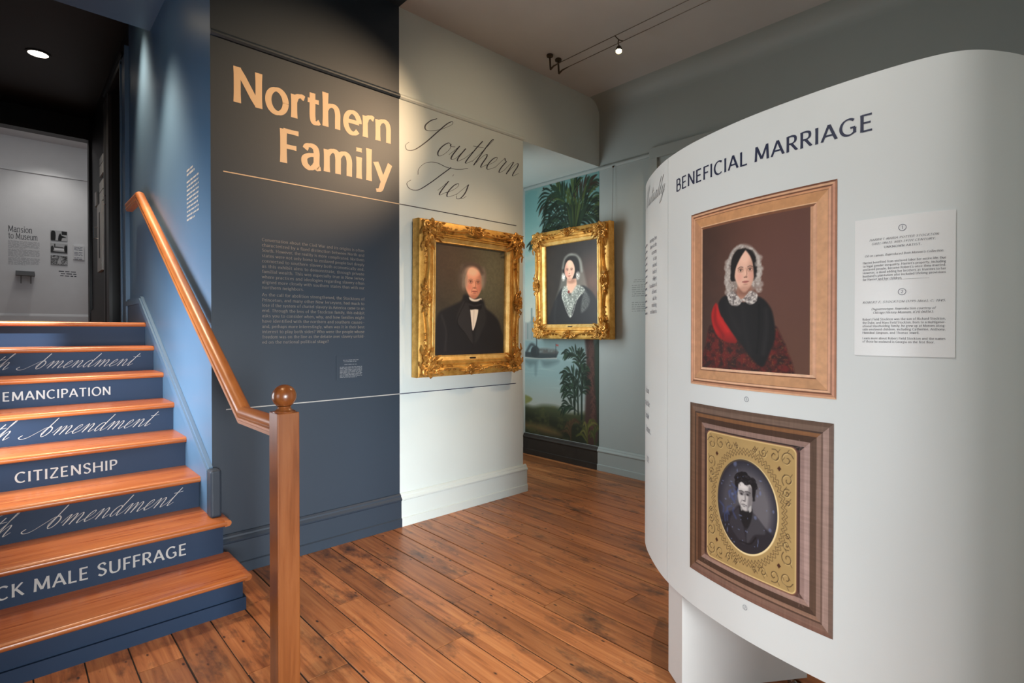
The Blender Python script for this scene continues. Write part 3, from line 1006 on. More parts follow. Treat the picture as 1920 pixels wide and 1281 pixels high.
# ------------------------------------------------------------------ flat pictures painted onto fine meshes
class Pic:
    """a picture in u (right) and v (up), both in the unit of its height"""

    def __init__(s, asp, nv, base, seed=1):
        s.asp, s.nv, s.nu = asp, nv, max(4, int(nv * asp))
        s.U, s.V = np.meshgrid(np.linspace(0, asp, s.nu), np.linspace(0, 1, nv))
        s.C = np.zeros((nv, s.nu, 3)) + np.array(base)
        s.rs = np.random.RandomState(seed)

    def P(s, pts):
        return np.array([(a * s.asp, b) for a, b in pts])

    def noise(s, fx, fy, octv=4, seed=None):
        rs = np.random.RandomState(seed) if seed is not None else s.rs
        out = np.zeros_like(s.U)
        amp, tot = 1.0, 0.0
        for k in range(octv):
            gx, gy = int(max(2, fx * 2 ** k * s.asp)) + 2, int(max(2, fy * 2 ** k)) + 2
            g = rs.rand(gy, gx)
            x = s.U / s.asp * (gx - 1.001)
            y = s.V * (gy - 1.001)
            i, j = x.astype(int), y.astype(int)
            a, b = x - i, y - j
            a, b = a * a * (3 - 2 * a), b * b * (3 - 2 * b)
            i1, j1 = np.minimum(i + 1, gx - 1), np.minimum(j + 1, gy - 1)
            out += amp * ((g[j, i] * (1 - a) + g[j, i1] * a) * (1 - b) + (g[j1, i] * (1 - a) + g[j1, i1] * a) * b)
            tot += amp
            amp *= 0.55
        return out / tot

    def mix(s, m, col, k=1.0):
        m = np.clip(m * k, 0, 1)[..., None]
        s.C = s.C * (1 - m) + np.array(col) * m
        return s

    def ell(s, cx, cy, rx, ry, soft=0.25, rot=0):
        x, y = s.U - cx * s.asp, s.V - cy
        c_, s_ = math.cos(R(rot)), math.sin(R(rot))
        x, y = c_ * x + s_ * y, -s_ * x + c_ * y
        d = np.sqrt((x / (rx * s.asp)) ** 2 + (y / ry) ** 2)
        return np.clip((1 + soft / 2 - d) / max(soft, 1e-6), 0, 1)

    def poly(s, pts, soft=0.01, curve=True):
        P = s.P(pts)
        if curve:
            Q = np.vstack([P[-2:], P, P[:2]])
            P = smooth_path(Q, 5)[10:-10]
        inside = np.zeros(s.U.shape, bool)
        dist = np.full(s.U.shape, 9.0)
        n = len(P)
        for i in range(n):
            (x0, y0), (x1, y1) = P[i], P[(i + 1) % n]
            if y0 != y1:
                c = ((y0 > s.V) != (y1 > s.V)) & (s.U < (x1 - x0) * (s.V - y0) / (y1 - y0) + x0)
                inside ^= c
            dx, dy = x1 - x0, y1 - y0
            t = np.clip(((s.U - x0) * dx + (s.V - y0) * dy) / max(dx * dx + dy * dy, 1e-12), 0, 1)
            dist = np.minimum(dist, np.hypot(s.U - x0 - t * dx, s.V - y0 - t * dy))
        sd = np.where(inside, dist, -dist)
        return np.clip(sd / soft + 0.5, 0, 1)

    def line(s, pts, w, soft=0.004, curve=True, taper=False):
        P = s.P(pts)
        if curve:
            P = smooth_path(P, 6)
        m = np.zeros(s.U.shape)
        n = len(P) - 1
        lo, hi = P.min(0) - w - soft, P.max(0) + w + soft
        i0, i1 = np.searchsorted(s.U[0], [lo[0], hi[0]])
        j0, j1 = np.searchsorted(s.V[:, 0], [lo[1], hi[1]])
        if i1 <= i0 or j1 <= j0:
            return m
        U, V = s.U[j0:j1, i0:i1], s.V[j0:j1, i0:i1]
        k = np.zeros(U.shape)
        for i in range(n):
            (x0, y0), (x1, y1) = P[i], P[i + 1]
            dx, dy = x1 - x0, y1 - y0
            t = np.clip(((U - x0) * dx + (V - y0) * dy) / max(dx * dx + dy * dy, 1e-12), 0, 1)
            d = np.hypot(U - x0 - t * dx, V - y0 - t * dy)
            q = (i + t) / n
            ww = w * (np.sin(np.pi * np.clip(q, 0.02, 0.98)) ** 0.7 if taper else 1.0)
            k = np.maximum(k, np.clip((ww / 2 + soft / 2 - d) / soft, 0, 1))
        m[j0:j1, i0:i1] = k
        return m

    def mesh(s, name, fn, mat, parent=None, keep=None, gain=1.0, label=None):
        """fn(u 0..1, v 0..1) -> world; keep(u,v) mask of the faces to build"""
        u, v = s.U / s.asp, s.V
        xyz = fn(u, v)
        nv, nu = s.nv, s.nu
        idx = np.arange(nv * nu).reshape(nv, nu)
        q = np.stack([idx[:-1, :-1], idx[:-1, 1:], idx[1:, 1:], idx[1:, :-1]], -1).reshape(-1, 4)
        if keep is not None:
            uc = (u[:-1, :-1] + u[1:, 1:]) / 2
            vc = (v[:-1, :-1] + v[1:, 1:]) / 2
            q = q[keep(uc, vc).reshape(-1)]
        used = np.unique(q)
        rem = np.full(nv * nu, -1)
        rem[used] = np.arange(len(used))
        q = rem[q]
        pts = np.stack([np.broadcast_to(k, u.shape) for k in xyz], -1).reshape(-1, 3)[used]
        col = np.clip(s.C, 0, 1).reshape(-1, 3)[used]
        col = np.where(col <= 0.04045, col / 12.92, ((col + 0.055) / 1.055) ** 2.4)
        col = np.clip(col * gain, 0, 0.95)
        lo, hi = pts.min(0), pts.max(0)
        loc = (lo + hi) / 2
        me = bpy.data.meshes.new(name)
        me.from_pydata((pts - loc).tolist(), [], q.tolist())
        at = me.attributes.new('print', 'FLOAT_COLOR', 'POINT')
        at.data.foreach_set('color', np.hstack([col, np.ones((len(col), 1))]).astype(np.float32).ravel())
        me.materials.append(mat)
        me.polygons.foreach_set('use_smooth', [True] * len(me.polygons))
        me.update()
        o = bpy.data.objects.new(name, me)
        COL.objects.link(o)
        put(o, loc, parent)
        if label:
            o['label'] = label
        return o


def face(p, cx, cy, w, h, skin, shade, lip, brow, turn=0.0, eye=(0.16, 0.12, 0.10), blush=(0.78, 0.45, 0.38), age=0.0, taper=0.34, bl=1.0):
    """a small painted face: cx, cy centre; w, h half sizes (u in widths of the picture, v in heights)"""
    yv = (p.V - cy) / h
    ww = w * p.asp * (1 - taper * np.clip(-yv, 0, 1.2) ** 1.6 - 0.10 * np.clip(yv, 0, 1) ** 2)
    fm = np.clip((1.07 - np.sqrt(((p.U - cx * p.asp) / ww) ** 2 + yv ** 2)) / 0.14, 0, 1)
    p.mix(fm, skin)
    # the side turned from the window
    p.mix(fm * np.clip((p.U / p.asp - cx) / w * (1 if turn >= 0 else -1) * 0.9 - 0.1, 0, 1), shade, 0.75)
    p.mix(fm * p.ell(cx, cy - h * 0.92, w * 0.6, h * 0.2, 0.8), shade, 0.45)
    tx = cx + turn * w * 0.22
    p.mix(p.ell(tx - w * 0.52, cy - h * 0.28, w * 0.26, h * 0.2, 1.0), blush, 0.5 * bl)
    p.mix(p.ell(tx + w * 0.50, cy - h * 0.28, w * 0.22, h * 0.2, 1.0), blush, 0.4 * bl)
    p.mix(p.ell(tx, cy + h * 0.62, w * 0.5, h * 0.25, 1.0), tuple(min(1, x * 1.12) for x in skin), 0.5)
    for sx in (-1, 1):
        ex, ey = tx + sx * w * 0.42, cy + h * 0.05
        p.mix(p.ell(ex, ey + h * 0.02, w * 0.25, h * 0.11, 0.9), shade, 0.65)
        p.mix(p.ell(ex, ey, w * 0.15, h * 0.052, 0.5), tuple(min(1, x * 1.1) for x in skin), 0.8)
        p.mix(p.ell(ex, ey + h * 0.004, w * 0.075, h * 0.05, 0.7), eye, 0.9)
        p.mix(p.line([(ex - w * 0.18, ey + h * 0.035), (ex, ey + h * 0.075), (ex + w * 0.18, ey + h * 0.03)], h * 0.022, h * 0.03), eye, 0.7)
        p.mix(p.line([(ex - sx * w * 0.2, ey + h * 0.14), (ex, ey + h * 0.175), (ex + sx * w * 0.24, ey + h * 0.12)], h * 0.035, h * 0.05), brow, 0.7)
        if age:
            p.mix(p.line([(ex - w * 0.14, ey - h * 0.09), (ex, ey - h * 0.12), (ex + w * 0.14, ey - h * 0.08)], h * 0.02, h * 0.03), shade, age)
    nx = tx + turn * w * 0.08
    p.mix(p.line([(tx + turn * w * 0.10, cy + h * 0.12), (nx + turn * w * 0.12 + w * 0.06, cy - h * 0.1), (nx + w * 0.07, cy - h * 0.26)], h * 0.05, h * 0.08), shade, 0.75)
    p.mix(p.line([(nx - w * 0.02, cy + h * 0.1), (nx - w * 0.0, cy - h * 0.18)], h * 0.05, h * 0.06), tuple(min(1, x * 1.15) for x in skin), 0.7)
    p.mix(p.ell(nx, cy - h * 0.31, w * 0.16, h * 0.035, 0.8), shade, 0.9)
    p.mix(p.ell(nx - w * 0.07, cy - h * 0.315, w * 0.045, h * 0.025, 0.6), tuple(x * 0.55 for x in shade), 0.8)
    p.mix(p.ell(nx + w * 0.09, cy - h * 0.315, w * 0.045, h * 0.025, 0.6), tuple(x * 0.55 for x in shade), 0.8)
    my = cy - h * 0.53
    p.mix(p.ell(nx, my, w * 0.29, h * 0.055, 0.6), lip, 0.85)
    p.mix(p.line([(nx - w * 0.3, my + h * 0.01), (nx, my - h * 0.004), (nx + w * 0.3, my + h * 0.012)], h * 0.022, h * 0.025), tuple(x * 0.55 for x in lip), 0.85)
    p.mix(p.ell(nx, my - h * 0.12, w * 0.2, h * 0.04, 1.0), shade, 0.5)
    if age:
        for sx in (-1, 1):
            p.mix(p.line([(nx + sx * w * 0.2, cy - h * 0.28), (nx + sx * w * 0.34, my + h * 0.04), (nx + sx * w * 0.36, my - h * 0.1)], h * 0.025, h * 0.04), shade, age)


# ---- elderly man in a black coat
def pic_man():
    p = Pic(0.70 / 0.85, 300, (0.20, 0.185, 0.155), 3)
    p.mix(p.ell(0.80, 0.72, 0.42, 0.42, 1.4), (0.37, 0.36, 0.28), 0.9)
    p.mix(p.ell(0.18, 0.85, 0.35, 0.30, 1.4), (0.30, 0.22, 0.17), 0.7)
    p.mix(p.noise(10, 10, 5), (0.42, 0.38, 0.29), 0.22)
    p.mix(p.noise(60, 60, 2), (0.12, 0.11, 0.10), 0.22)
    coat = (0.125, 0.12, 0.125)
    p.mix(p.poly([(0.42, 0.56), (0.36, 0.495), (0.22, 0.445), (0.08, 0.39), (0.02, 0.28), (-0.05, -0.05), (1.02, -0.05), (0.95, 0.25), (0.87, 0.36), (0.72, 0.44), (0.66, 0.52)], 0.03), coat)
    p.mix(p.poly([(0.40, 0.50), (0.30, 0.33), (0.40, 0.22), (0.53, 0.10), (0.50, 0.30), (0.47, 0.46)], 0.02), (0.19, 0.18, 0.18), 0.7)
    p.mix(p.poly([(0.66, 0.48), (0.72, 0.32), (0.56, 0.10), (0.60, 0.34)], 0.02), (0.17, 0.165, 0.165), 0.7)
    p.mix(p.line([(0.42, 0.49), (0.31, 0.31), (0.42, 0.20), (0.53, 0.09)], 0.006, 0.01), (0.06, 0.06, 0.06), 0.8)
    p.mix(p.line([(0.10, 0.36), (0.16, 0.22), (0.15, 0.05)], 0.01, 0.03), (0.22, 0.21, 0.21), 0.6)
    p.mix(p.poly([(0.485, 0.44), (0.60, 0.44), (0.585, 0.33), (0.532, 0.225), (0.505, 0.32)], 0.008), (0.80, 0.76, 0.70))
    p.mix(p.line([(0.545, 0.43), (0.535, 0.26)], 0.008, 0.02), (0.66, 0.61, 0.55), 0.7)
    hair = (0.52, 0.47, 0.41)
    p.mix(p.ell(0.395, 0.70, 0.075, 0.115, 0.7), (0.33, 0.28, 0.24))
    p.mix(p.ell(0.515, 0.765, 0.145, 0.085, 0.5), (0.36, 0.30, 0.26))
    p.mix(p.ell(0.665, 0.72, 0.055, 0.095, 0.6), (0.40, 0.35, 0.31))
    face(p, 0.535, 0.668, 0.125, 0.150, (0.79, 0.55, 0.44), (0.52, 0.30, 0.23), (0.62, 0.33, 0.28), (0.50, 0.40, 0.34), 0.35, (0.20, 0.15, 0.14), (0.74, 0.38, 0.32), 0.7, 0.22, 0.7)
    p.mix(p.ell(0.52, 0.775, 0.085, 0.045, 0.9), (0.87, 0.68, 0.56), 0.8)
    for a, b, rx, ry, rt in ((0.405, 0.715, 0.035, 0.085, 14), (0.395, 0.650, 0.026, 0.050, 0), (0.662, 0.725, 0.024, 0.075, -8), (0.668, 0.660, 0.020, 0.045, 0)):
        p.mix(p.ell(a, b, rx, ry, 1.1, rt) * (0.25 + 0.8 * p.noise(70, 25, 2)), hair, 0.85)
    p.mix(p.line([(0.36, 0.76), (0.40, 0.815), (0.50, 0.835), (0.60, 0.815), (0.66, 0.77)], 0.03, 0.04), (0.27, 0.22, 0.19), 0.8)
    p.mix(p.poly([(0.47, 0.535), (0.55, 0.515), (0.645, 0.53), (0.64, 0.505), (0.55, 0.49), (0.475, 0.51)], 0.01), (0.78, 0.74, 0.68))
    p.mix(p.poly([(0.46, 0.52), (0.50, 0.50), (0.55, 0.495), (0.60, 0.50), (0.65, 0.515), (0.65, 0.43), (0.56, 0.425), (0.48, 0.425)], 0.012), (0.10, 0.095, 0.10))
    p.mix(p.line([(0.47, 0.47), (0.55, 0.455), (0.64, 0.47)], 0.012, 0.015), (0.22, 0.21, 0.22), 0.7)
    return p


# ---- lady in a white lace veil
def pic_lady_veil():
    p = Pic(0.69 / 0.85, 300, (0.125, 0.11, 0.10), 5)
    p.mix(p.ell(0.95, 0.50, 0.28, 0.26, 1.4), (0.42, 0.31, 0.26), 0.95)
    p.mix(p.noise(9, 9, 4), (0.22, 0.18, 0.15), 0.35)
    lace = (0.62, 0.64, 0.60)
    p.mix(p.poly([(0.51, 0.86), (0.36, 0.80), (0.31, 0.62), (0.26, 0.46), (0.19, 0.30), (0.34, 0.36), (0.70, 0.36), (0.83, 0.30), (0.79, 0.46), (0.74, 0.62), (0.67, 0.79)], 0.04), lace, 0.40)
    p.mix(p.poly([(0.34, 0.45), (0.20, 0.34), (0.06, 0.12), (-0.05, -0.05), (1.05, -0.05), (0.98, 0.25), (0.84, 0.41), (0.66, 0.46), (0.5, 0.3)], 0.03), (0.085, 0.085, 0.095))
    p.mix(p.line([(0.20, 0.30), (0.16, 0.12), (0.18, 0.0)], 0.02, 0.05), (0.17, 0.17, 0.18), 0.6)
    p.mix(p.poly([(0.425, 0.60), (0.57, 0.60), (0.60, 0.46), (0.50, 0.38), (0.40, 0.46)], 0.02), (0.80, 0.63, 0.53))
    p.mix(p.ell(0.50, 0.53, 0.08, 0.03, 0.9), (0.55, 0.38, 0.31), 0.7)
    p.mix(p.poly([(0.33, 0.78), (0.40, 0.84), (0.50, 0.845), (0.61, 0.82), (0.655, 0.72), (0.65, 0.59), (0.59, 0.56), (0.40, 0.57), (0.345, 0.64)], 0.02), (0.09, 0.075, 0.07))
    face(p, 0.470, 0.662, 0.100, 0.128, (0.86, 0.68, 0.58), (0.58, 0.40, 0.34), (0.66, 0.33, 0.30), (0.22, 0.16, 0.13), -0.25, (0.12, 0.09, 0.08), (0.84, 0.55, 0.49))
    p.mix(p.poly([(0.475, 0.80), (0.40, 0.775), (0.365, 0.69), (0.365, 0.60), (0.345, 0.60), (0.335, 0.74), (0.40, 0.83)], 0.012), (0.09, 0.075, 0.07))
    p.mix(p.poly([(0.475, 0.80), (0.55, 0.77), (0.575, 0.68), (0.578, 0.59), (0.63, 0.59), (0.64, 0.74), (0.57, 0.83)], 0.012), (0.09, 0.075, 0.07))
    p.mix(p.line([(0.34, 0.70), (0.37, 0.80), (0.44, 0.845), (0.52, 0.852), (0.61, 0.83), (0.675, 0.76), (0.70, 0.64)], 0.028, 0.03), lace, 0.62)
    nz = p.noise(90, 90, 2)
    for cx in (0.348, 0.625):
        p.mix(p.ell(cx, 0.59, 0.035, 0.045, 0.8) * (0.3 + nz), (0.85, 0.84, 0.80))
    col = p.poly([(0.41, 0.47), (0.33, 0.45), (0.31, 0.34), (0.40, 0.20), (0.47, 0.085), (0.53, 0.20), (0.60, 0.30), (0.75, 0.40), (0.70, 0.455), (0.60, 0.475), (0.52, 0.40), (0.46, 0.36)], 0.02)
    p.mix(col, (0.55, 0.58, 0.54), 0.72)
    p.mix(col * np.clip((nz - 0.5) * 5, 0, 1), (0.78, 0.79, 0.75), 0.7)
    p.mix(p.poly([(0.74, 0.42), (0.84, 0.30), (0.80, 0.20), (0.68, 0.14), (0.69, 0.28)], 0.03) * (0.4 + 0.6 * nz), (0.55, 0.57, 0.54), 0.6)
    p.mix(p.line([(0.42, 0.47), (0.32, 0.36), (0.47, 0.09), (0.60, 0.29), (0.72, 0.41)], 0.01, 0.015) * (0.5 + nz * 0.6), (0.80, 0.81, 0.77), 0.8)
    p.mix(p.ell(0.447, 0.40, 0.018, 0.018, 0.5), (0.45, 0.15, 0.12))
    return p


# ---- lady with lace cap and red shawl (reproduction on the kiosk)
def pic_lady_shawl():
    p = Pic(0.411 / 0.498, 320, (0.36, 0.24, 0.19), 8)
    p.mix(np.clip(0.75 - p.U / p.asp * 1.25, 0, 1), (0.20, 0.145, 0.13), 1.0)
    p.mix(p.ell(0.85, 0.75, 0.4, 0.4, 1.5), (0.38, 0.25, 0.225), 0.8)
    p.mix(p.noise(12, 12, 5), (0.42, 0.29, 0.22), 0.22)
    nz, nf = p.noise(26, 30, 3), p.noise(80, 80, 2)
    shawl = np.maximum(p.poly([(0.125, 0.31), (0.05, 0.17), (0.02, -0.03), (0.66, -0.03), (0.63, 0.05), (0.42, 0.21)], 0.02), p.poly([(0.73, 0.29), (0.80, 0.20), (0.875, 0.05), (0.86, -0.03), (0.60, -0.03), (0.68, 0.12)], 0.02))
    p.mix(shawl, (0.27, 0.105, 0.09))
    p.mix(shawl * np.clip((nz - 0.5) * 6, 0, 1), (0.42, 0.12, 0.10), 0.7)
    p.mix(shawl * np.clip((0.44 - nz) * 8, 0, 1), (0.16, 0.10, 0.09), 0.8)
    p.mix(shawl * np.clip((nf - 0.66) * 8, 0, 1), (0.48, 0.30, 0.16), 0.45)
    p.mix(p.poly([(0.30, 0.51), (0.20, 0.465), (0.205, 0.39), (0.30, 0.29), (0.41, 0.195), (0.53, 0.09), (0.63, 0.03), (0.69, 0.12), (0.735, 0.22), (0.725, 0.33), (0.69, 0.42), (0.58, 0.49)], 0.015), (0.085, 0.08, 0.082))
    p.mix(p.line([(0.66, 0.40), (0.665, 0.28), (0.64, 0.12)], 0.012, 0.04), (0.17, 0.16, 0.16), 0.8)
    p.mix(p.line([(0.60, 0.43), (0.60, 0.28), (0.585, 0.12)], 0.006, 0.02), (0.03, 0.03, 0.03), 0.9)
    p.mix(p.line([(0.30, 0.46), (0.34, 0.36), (0.42, 0.25)], 0.02, 0.06), (0.15, 0.14, 0.14), 0.7)
    p.mix(p.line([(0.45, 0.42), (0.47, 0.28), (0.52, 0.12)], 0.01, 0.05), (0.15, 0.14, 0.14), 0.6)
    red = p.poly([(0.17, 0.46), (0.115, 0.39), (0.135, 0.29), (0.22, 0.21), (0.39, 0.185), (0.32, 0.275), (0.22, 0.375)], 0.014)
    p.mix(red, (0.68, 0.11, 0.10))
    p.mix(p.line([(0.165, 0.43), (0.16, 0.33), (0.25, 0.23)], 0.02, 0.03), (0.45, 0.08, 0.08), 0.8)
    p.mix(p.line([(0.18, 0.44), (0.20, 0.36), (0.30, 0.26)], 0.014, 0.03), (0.78, 0.18, 0.15), 0.7)
    p.mix(red * np.clip((0.26 - p.V) * 12, 0, 1), (0.38, 0.10, 0.09), 0.75)
    # cap, neck, hair, face, collar
    lace = (0.64, 0.61, 0.58)
    cap = p.poly([(0.43, 0.838), (0.345, 0.81), (0.295, 0.74), (0.268, 0.64), (0.275, 0.58), (0.31, 0.52), (0.42, 0.53), (0.56, 0.53), (0.605, 0.58), (0.62, 0.66), (0.60, 0.745), (0.54, 0.805)], 0.014)
    p.mix(cap, lace, 0.72)
    p.mix(cap * np.clip((nf - 0.5) * 5, 0, 1), (0.80, 0.77, 0.74), 0.7)
    p.mix(cap * np.clip((0.42 - nz) * 6, 0, 1), (0.40, 0.36, 0.34), 0.7)
    p.mix(p.poly([(0.405, 0.60), (0.52, 0.58), (0.525, 0.50), (0.46, 0.455), (0.39, 0.50)], 0.015), (0.68, 0.50, 0.42))
    p.mix(p.ell(0.47, 0.525, 0.09, 0.03, 0.9), (0.50, 0.34, 0.28), 0.75)
    p.mix(p.poly([(0.462, 0.808), (0.39, 0.79), (0.345, 0.73), (0.33, 0.63), (0.36, 0.60), (0.56, 0.60), (0.577, 0.64), (0.575, 0.71), (0.54, 0.775)], 0.012), (0.11, 0.09, 0.085))
    face(p, 0.466, 0.661, 0.104, 0.138, (0.88, 0.70, 0.61), (0.62, 0.43, 0.36), (0.70, 0.40, 0.37), (0.20, 0.15, 0.13), 0.3, (0.13, 0.10, 0.09), (0.88, 0.60, 0.54))
    p.mix(p.poly([(0.478, 0.812), (0.425, 0.752), (0.380, 0.685), (0.362, 0.605), (0.33, 0.62), (0.34, 0.75), (0.40, 0.81)], 0.010), (0.11, 0.09, 0.085))
    p.mix(p.poly([(0.470, 0.812), (0.520, 0.752), (0.548, 0.685), (0.560, 0.60), (0.58, 0.63), (0.578, 0.72), (0.545, 0.79)], 0.010), (0.11, 0.09, 0.085))
    p.mix(p.line([(0.30, 0.72), (0.35, 0.80), (0.43, 0.832), (0.52, 0.81), (0.59, 0.75)], 0.018, 0.02), (0.76, 0.74, 0.71), 0.6)
    for side in (0.295, 0.60):
        for j in range(7):
            yy = 0.53 + j * 0.034
            p.mix(p.ell(side + 0.012 * math.sin(j * 2.1), yy, 0.028, 0.020, 0.7) * (0.5 + 0.7 * nf), (0.74, 0.71, 0.68), 0.75)
    cl = p.poly([(0.285, 0.515), (0.36, 0.53), (0.44, 0.475), (0.52, 0.525), (0.585, 0.50), (0.575, 0.455), (0.52, 0.437), (0.455, 0.462), (0.40, 0.432), (0.32, 0.45)], 0.010)
    p.mix(cl, (0.66, 0.63, 0.61), 0.9)
    p.mix(cl * np.clip((nf - 0.52) * 6, 0, 1), (0.84, 0.81, 0.78), 0.8)
    p.mix(cl * np.clip((0.45 - nf) * 7, 0, 1), (0.34, 0.31, 0.31), 0.7)
    return p


def frame_bands(p, bands, asp):
    """concentric printed mouldings: bands = [(from edge, to edge, top colour, side colour, bottom colour)]"""
    u, v = p.U, p.V
    W = p.asp
    dl, dr, dt, db = u, W - u, 1 - v, v
    d = np.minimum(np.minimum(dl, dr), np.minimum(dt, db))
    for a, b, ct, cl, cr, cb in bands:
        m = (d >= a) & (d < b)
        for dd, c in ((dt, ct), (dl, cl), (dr, cr), (db, cb)):
            p.C[m & (dd <= d + 1e-9)] = c


def pic_print_one():
    """whole reproduction: pale wood-gilt frame round the lady with the shawl"""
    W, H = 0.548, 0.630
    p = Pic(W / H, 400, (0.74, 0.56, 0.43), 21)
    h = H
    a = (0.80, 0.63, 0.50)
    dk = (0.42, 0.26, 0.18)
    md = (0.70, 0.50, 0.38)
    t = (0.77, 0.57, 0.43)
    frame_bands(p, [
        (0.0, 0.010, dk, md, (0.62, 0.43, 0.33), a), (0.010, 0.020, a, (0.80, 0.60, 0.48), (0.76, 0.56, 0.46), md),
        (0.020, 0.026, dk, md, (0.62, 0.44, 0.35), dk), (0.026, 0.036, (0.78, 0.57, 0.42), a, (0.80, 0.61, 0.50), (0.83, 0.66, 0.53)),
        (0.036, 0.040, (0.36, 0.22, 0.15), md, (0.66, 0.47, 0.37), dk), (0.040, 0.086, (0.74, 0.54, 0.37), (0.70, 0.51, 0.38), (0.79, 0.60, 0.45), (0.72, 0.54, 0.39)),
        (0.086, 0.092, (0.84, 0.68, 0.53), (0.60, 0.42, 0.31), (0.78, 0.58, 0.46), dk), (0.092, 0.105, (0.46, 0.30, 0.21), a, (0.80, 0.62, 0.50), (0.84, 0.68, 0.56))], W / H)
    p.C *= (0.93 + 0.14 * p.noise(40, 40, 3))[..., None]
    q = pic_lady_shawl()
    u0, u1, v0, v1 = (0.972 - 0.908) / W, (1.383 - 0.908) / W, (1.322 - 1.256) / H, (1.820 - 1.256) / H
    uu, vv = p.U / p.asp, p.V
    m = (uu > u0) & (uu < u1) & (vv > v0) & (vv < v1)
    a_, b_ = (uu[m] - u0) / (u1 - u0) * (q.nu - 1), (vv[m] - v0) / (v1 - v0) * (q.nv - 1)
    p.C[m] = q.C[np.clip(np.round(b_).astype(int), 0, q.nv - 1), np.clip(np.round(a_).astype(int), 0, q.nu - 1)]
    return p, (u0, u1, v0, v1)


def pic_print_two():
    """cased photograph: brown moulded frame, maroon case edge, engraved brass mat, oval portrait of a man"""
    W, H = 0.545, 0.623
    p = Pic(W / H, 460, (0.40, 0.29, 0.22), 31)
    A = p.asp
    s = W / H
    br = (0.36, 0.25, 0.18)
    frame_bands(p, [
        (0.0, 0.020, (0.36, 0.28, 0.23), (0.34, 0.24, 0.17), (0.43, 0.35, 0.31), (0.45, 0.33, 0.28)), (0.020, 0.046, (0.42, 0.34, 0.29), (0.42, 0.31, 0.23), (0.60, 0.50, 0.46), (0.47, 0.36, 0.31)),
        (0.046, 0.056, (0.26, 0.19, 0.15), (0.25, 0.18, 0.14), (0.42, 0.33, 0.29), (0.31, 0.23, 0.19)), (0.056, 0.076, (0.47, 0.32, 0.20), (0.40, 0.28, 0.20), (0.52, 0.42, 0.37), (0.53, 0.41, 0.34)),
        (0.076, 0.105, (0.25, 0.17, 0.12), (0.30, 0.20, 0.14), (0.33, 0.25, 0.20), (0.27, 0.20, 0.16)), (0.105, 0.132, (0.52, 0.42, 0.38), (0.46, 0.34, 0.27), (0.62, 0.52, 0.49), (0.58, 0.47, 0.42)),
        (0.132, 0.152, (0.13, 0.105, 0.10), (0.24, 0.16, 0.14), (0.56, 0.46, 0.43), (0.33, 0.24, 0.21)), (0.152, 0.176, (0.27, 0.17, 0.16), (0.31, 0.19, 0.17), (0.25, 0.16, 0.15), (0.30, 0.20, 0.18))], s)
    gr = p.noise(8, 120, 3) * 0.5 + p.noise(120, 8, 3) * 0.5
    p.C *= (0.86 + 0.28 * gr)[..., None]

    def rrect(x0, x1, y0, y1, r_, soft):
        x = np.abs(p.U - (x0 + x1) / 2 * A) - (x1 - x0) / 2 * A + r_
        y = np.abs(p.V - (y0 + y1) / 2) - (y1 - y0) / 2 + r_
        d = np.hypot(np.maximum(x, 0), np.maximum(y, 0)) + np.minimum(np.maximum(x, y), 0) - r_
        return np.clip(0.5 - d / soft, 0, 1)
    p.mix(rrect(0.168, 0.812, 0.128, 0.862, 0.03, 0.006), (0.42, 0.27, 0.22))
    p.mix(rrect(0.174, 0.806, 0.134, 0.856, 0.03, 0.006), (0.86, 0.76, 0.52))
    p.mix(rrect(0.180, 0.800, 0.140, 0.850, 0.028, 0.006), (0.63, 0.52, 0.33))
    p.mix(p.noise(14, 14, 4), (0.78, 0.66, 0.42), 0.25 * 1) if False else None
    mat_ = rrect(0.180, 0.800, 0.140, 0.850, 0.028, 0.006)
    p.mix(mat_ * p.noise(16, 16, 4), (0.70, 0.59, 0.39), 0.55)
    ink = (0.26, 0.19, 0.12)
    cx, cy, rx, ry = 0.486, 0.492, 0.210, 0.243
    # engraved ring of scrolls round the oval
    for j in range(64):
        a = 2 * math.pi * j / 64
        for q, w in ((1.13, 0.0032), (1.21, 0.0030)):
            x, y = cx + rx * q * math.cos(a), cy + ry * q * math.sin(a)
            x2, y2 = cx + rx * (q + 0.075) * math.cos(a + 0.05), cy + ry * (q + 0.075) * math.sin(a + 0.05)
            x3, y3 = cx + rx * (q + 0.01) * math.cos(a + 0.09), cy + ry * (q + 0.01) * math.sin(a + 0.09)
            p.mix(p.line([(x, y), (x2, y2), (x3, y3)], w, 0.003), ink, 0.75)
    # acanthus scrolls in the four corners
    for sx in (-1, 1):
        for sy in (-1, 1):
            ox, oy = 0.484 + sx * 0.222, 0.494 + sy * 0.244
            p.mix(p.poly([(ox, oy + 0.013), (ox + 0.012, oy), (ox, oy - 0.013), (ox - 0.012, oy)], 0.004, False), (0.25, 0.13, 0.08))
            for (dx, dy, r0, ph, tn) in ((0.045, 0.052, 0.040, 0.3, 1), (-0.03, 0.06, 0.035, 2.0, -1), (0.05, -0.05, 0.036, 4.0, -1), (0.045, -0.115, 0.024, 1.0, 1), (-0.10, 0.064, 0.026, 3.0, 1), (0.050, -0.165, 0.015, 2.2, -1), (-0.16, 0.068, 0.016, 1.2, -1)):
                pts = []
                for k in range(13):
                    a = ph + tn * k * 0.62
                    rr = r0 * (1 - k / 15)
                    pts.append((ox + sx * (dx + rr * math.cos(a)) / 1.0, oy + sy * (dy + rr * math.sin(a))))
                p.mix(p.line(pts, 0.0042, 0.003), ink, 0.8)
                p.mix(p.line([(x_ + 0.004, y_ - 0.004) for x_, y_ in pts[2:9]], 0.0028, 0.003), (0.88, 0.78, 0.54), 0.6)
                for k in (2, 5, 8):
                    p.mix(p.line([pts[k], (pts[k][0] + sx * 0.012, pts[k][1] + sy * 0.016)], 0.003, 0.003), ink, 0.7)
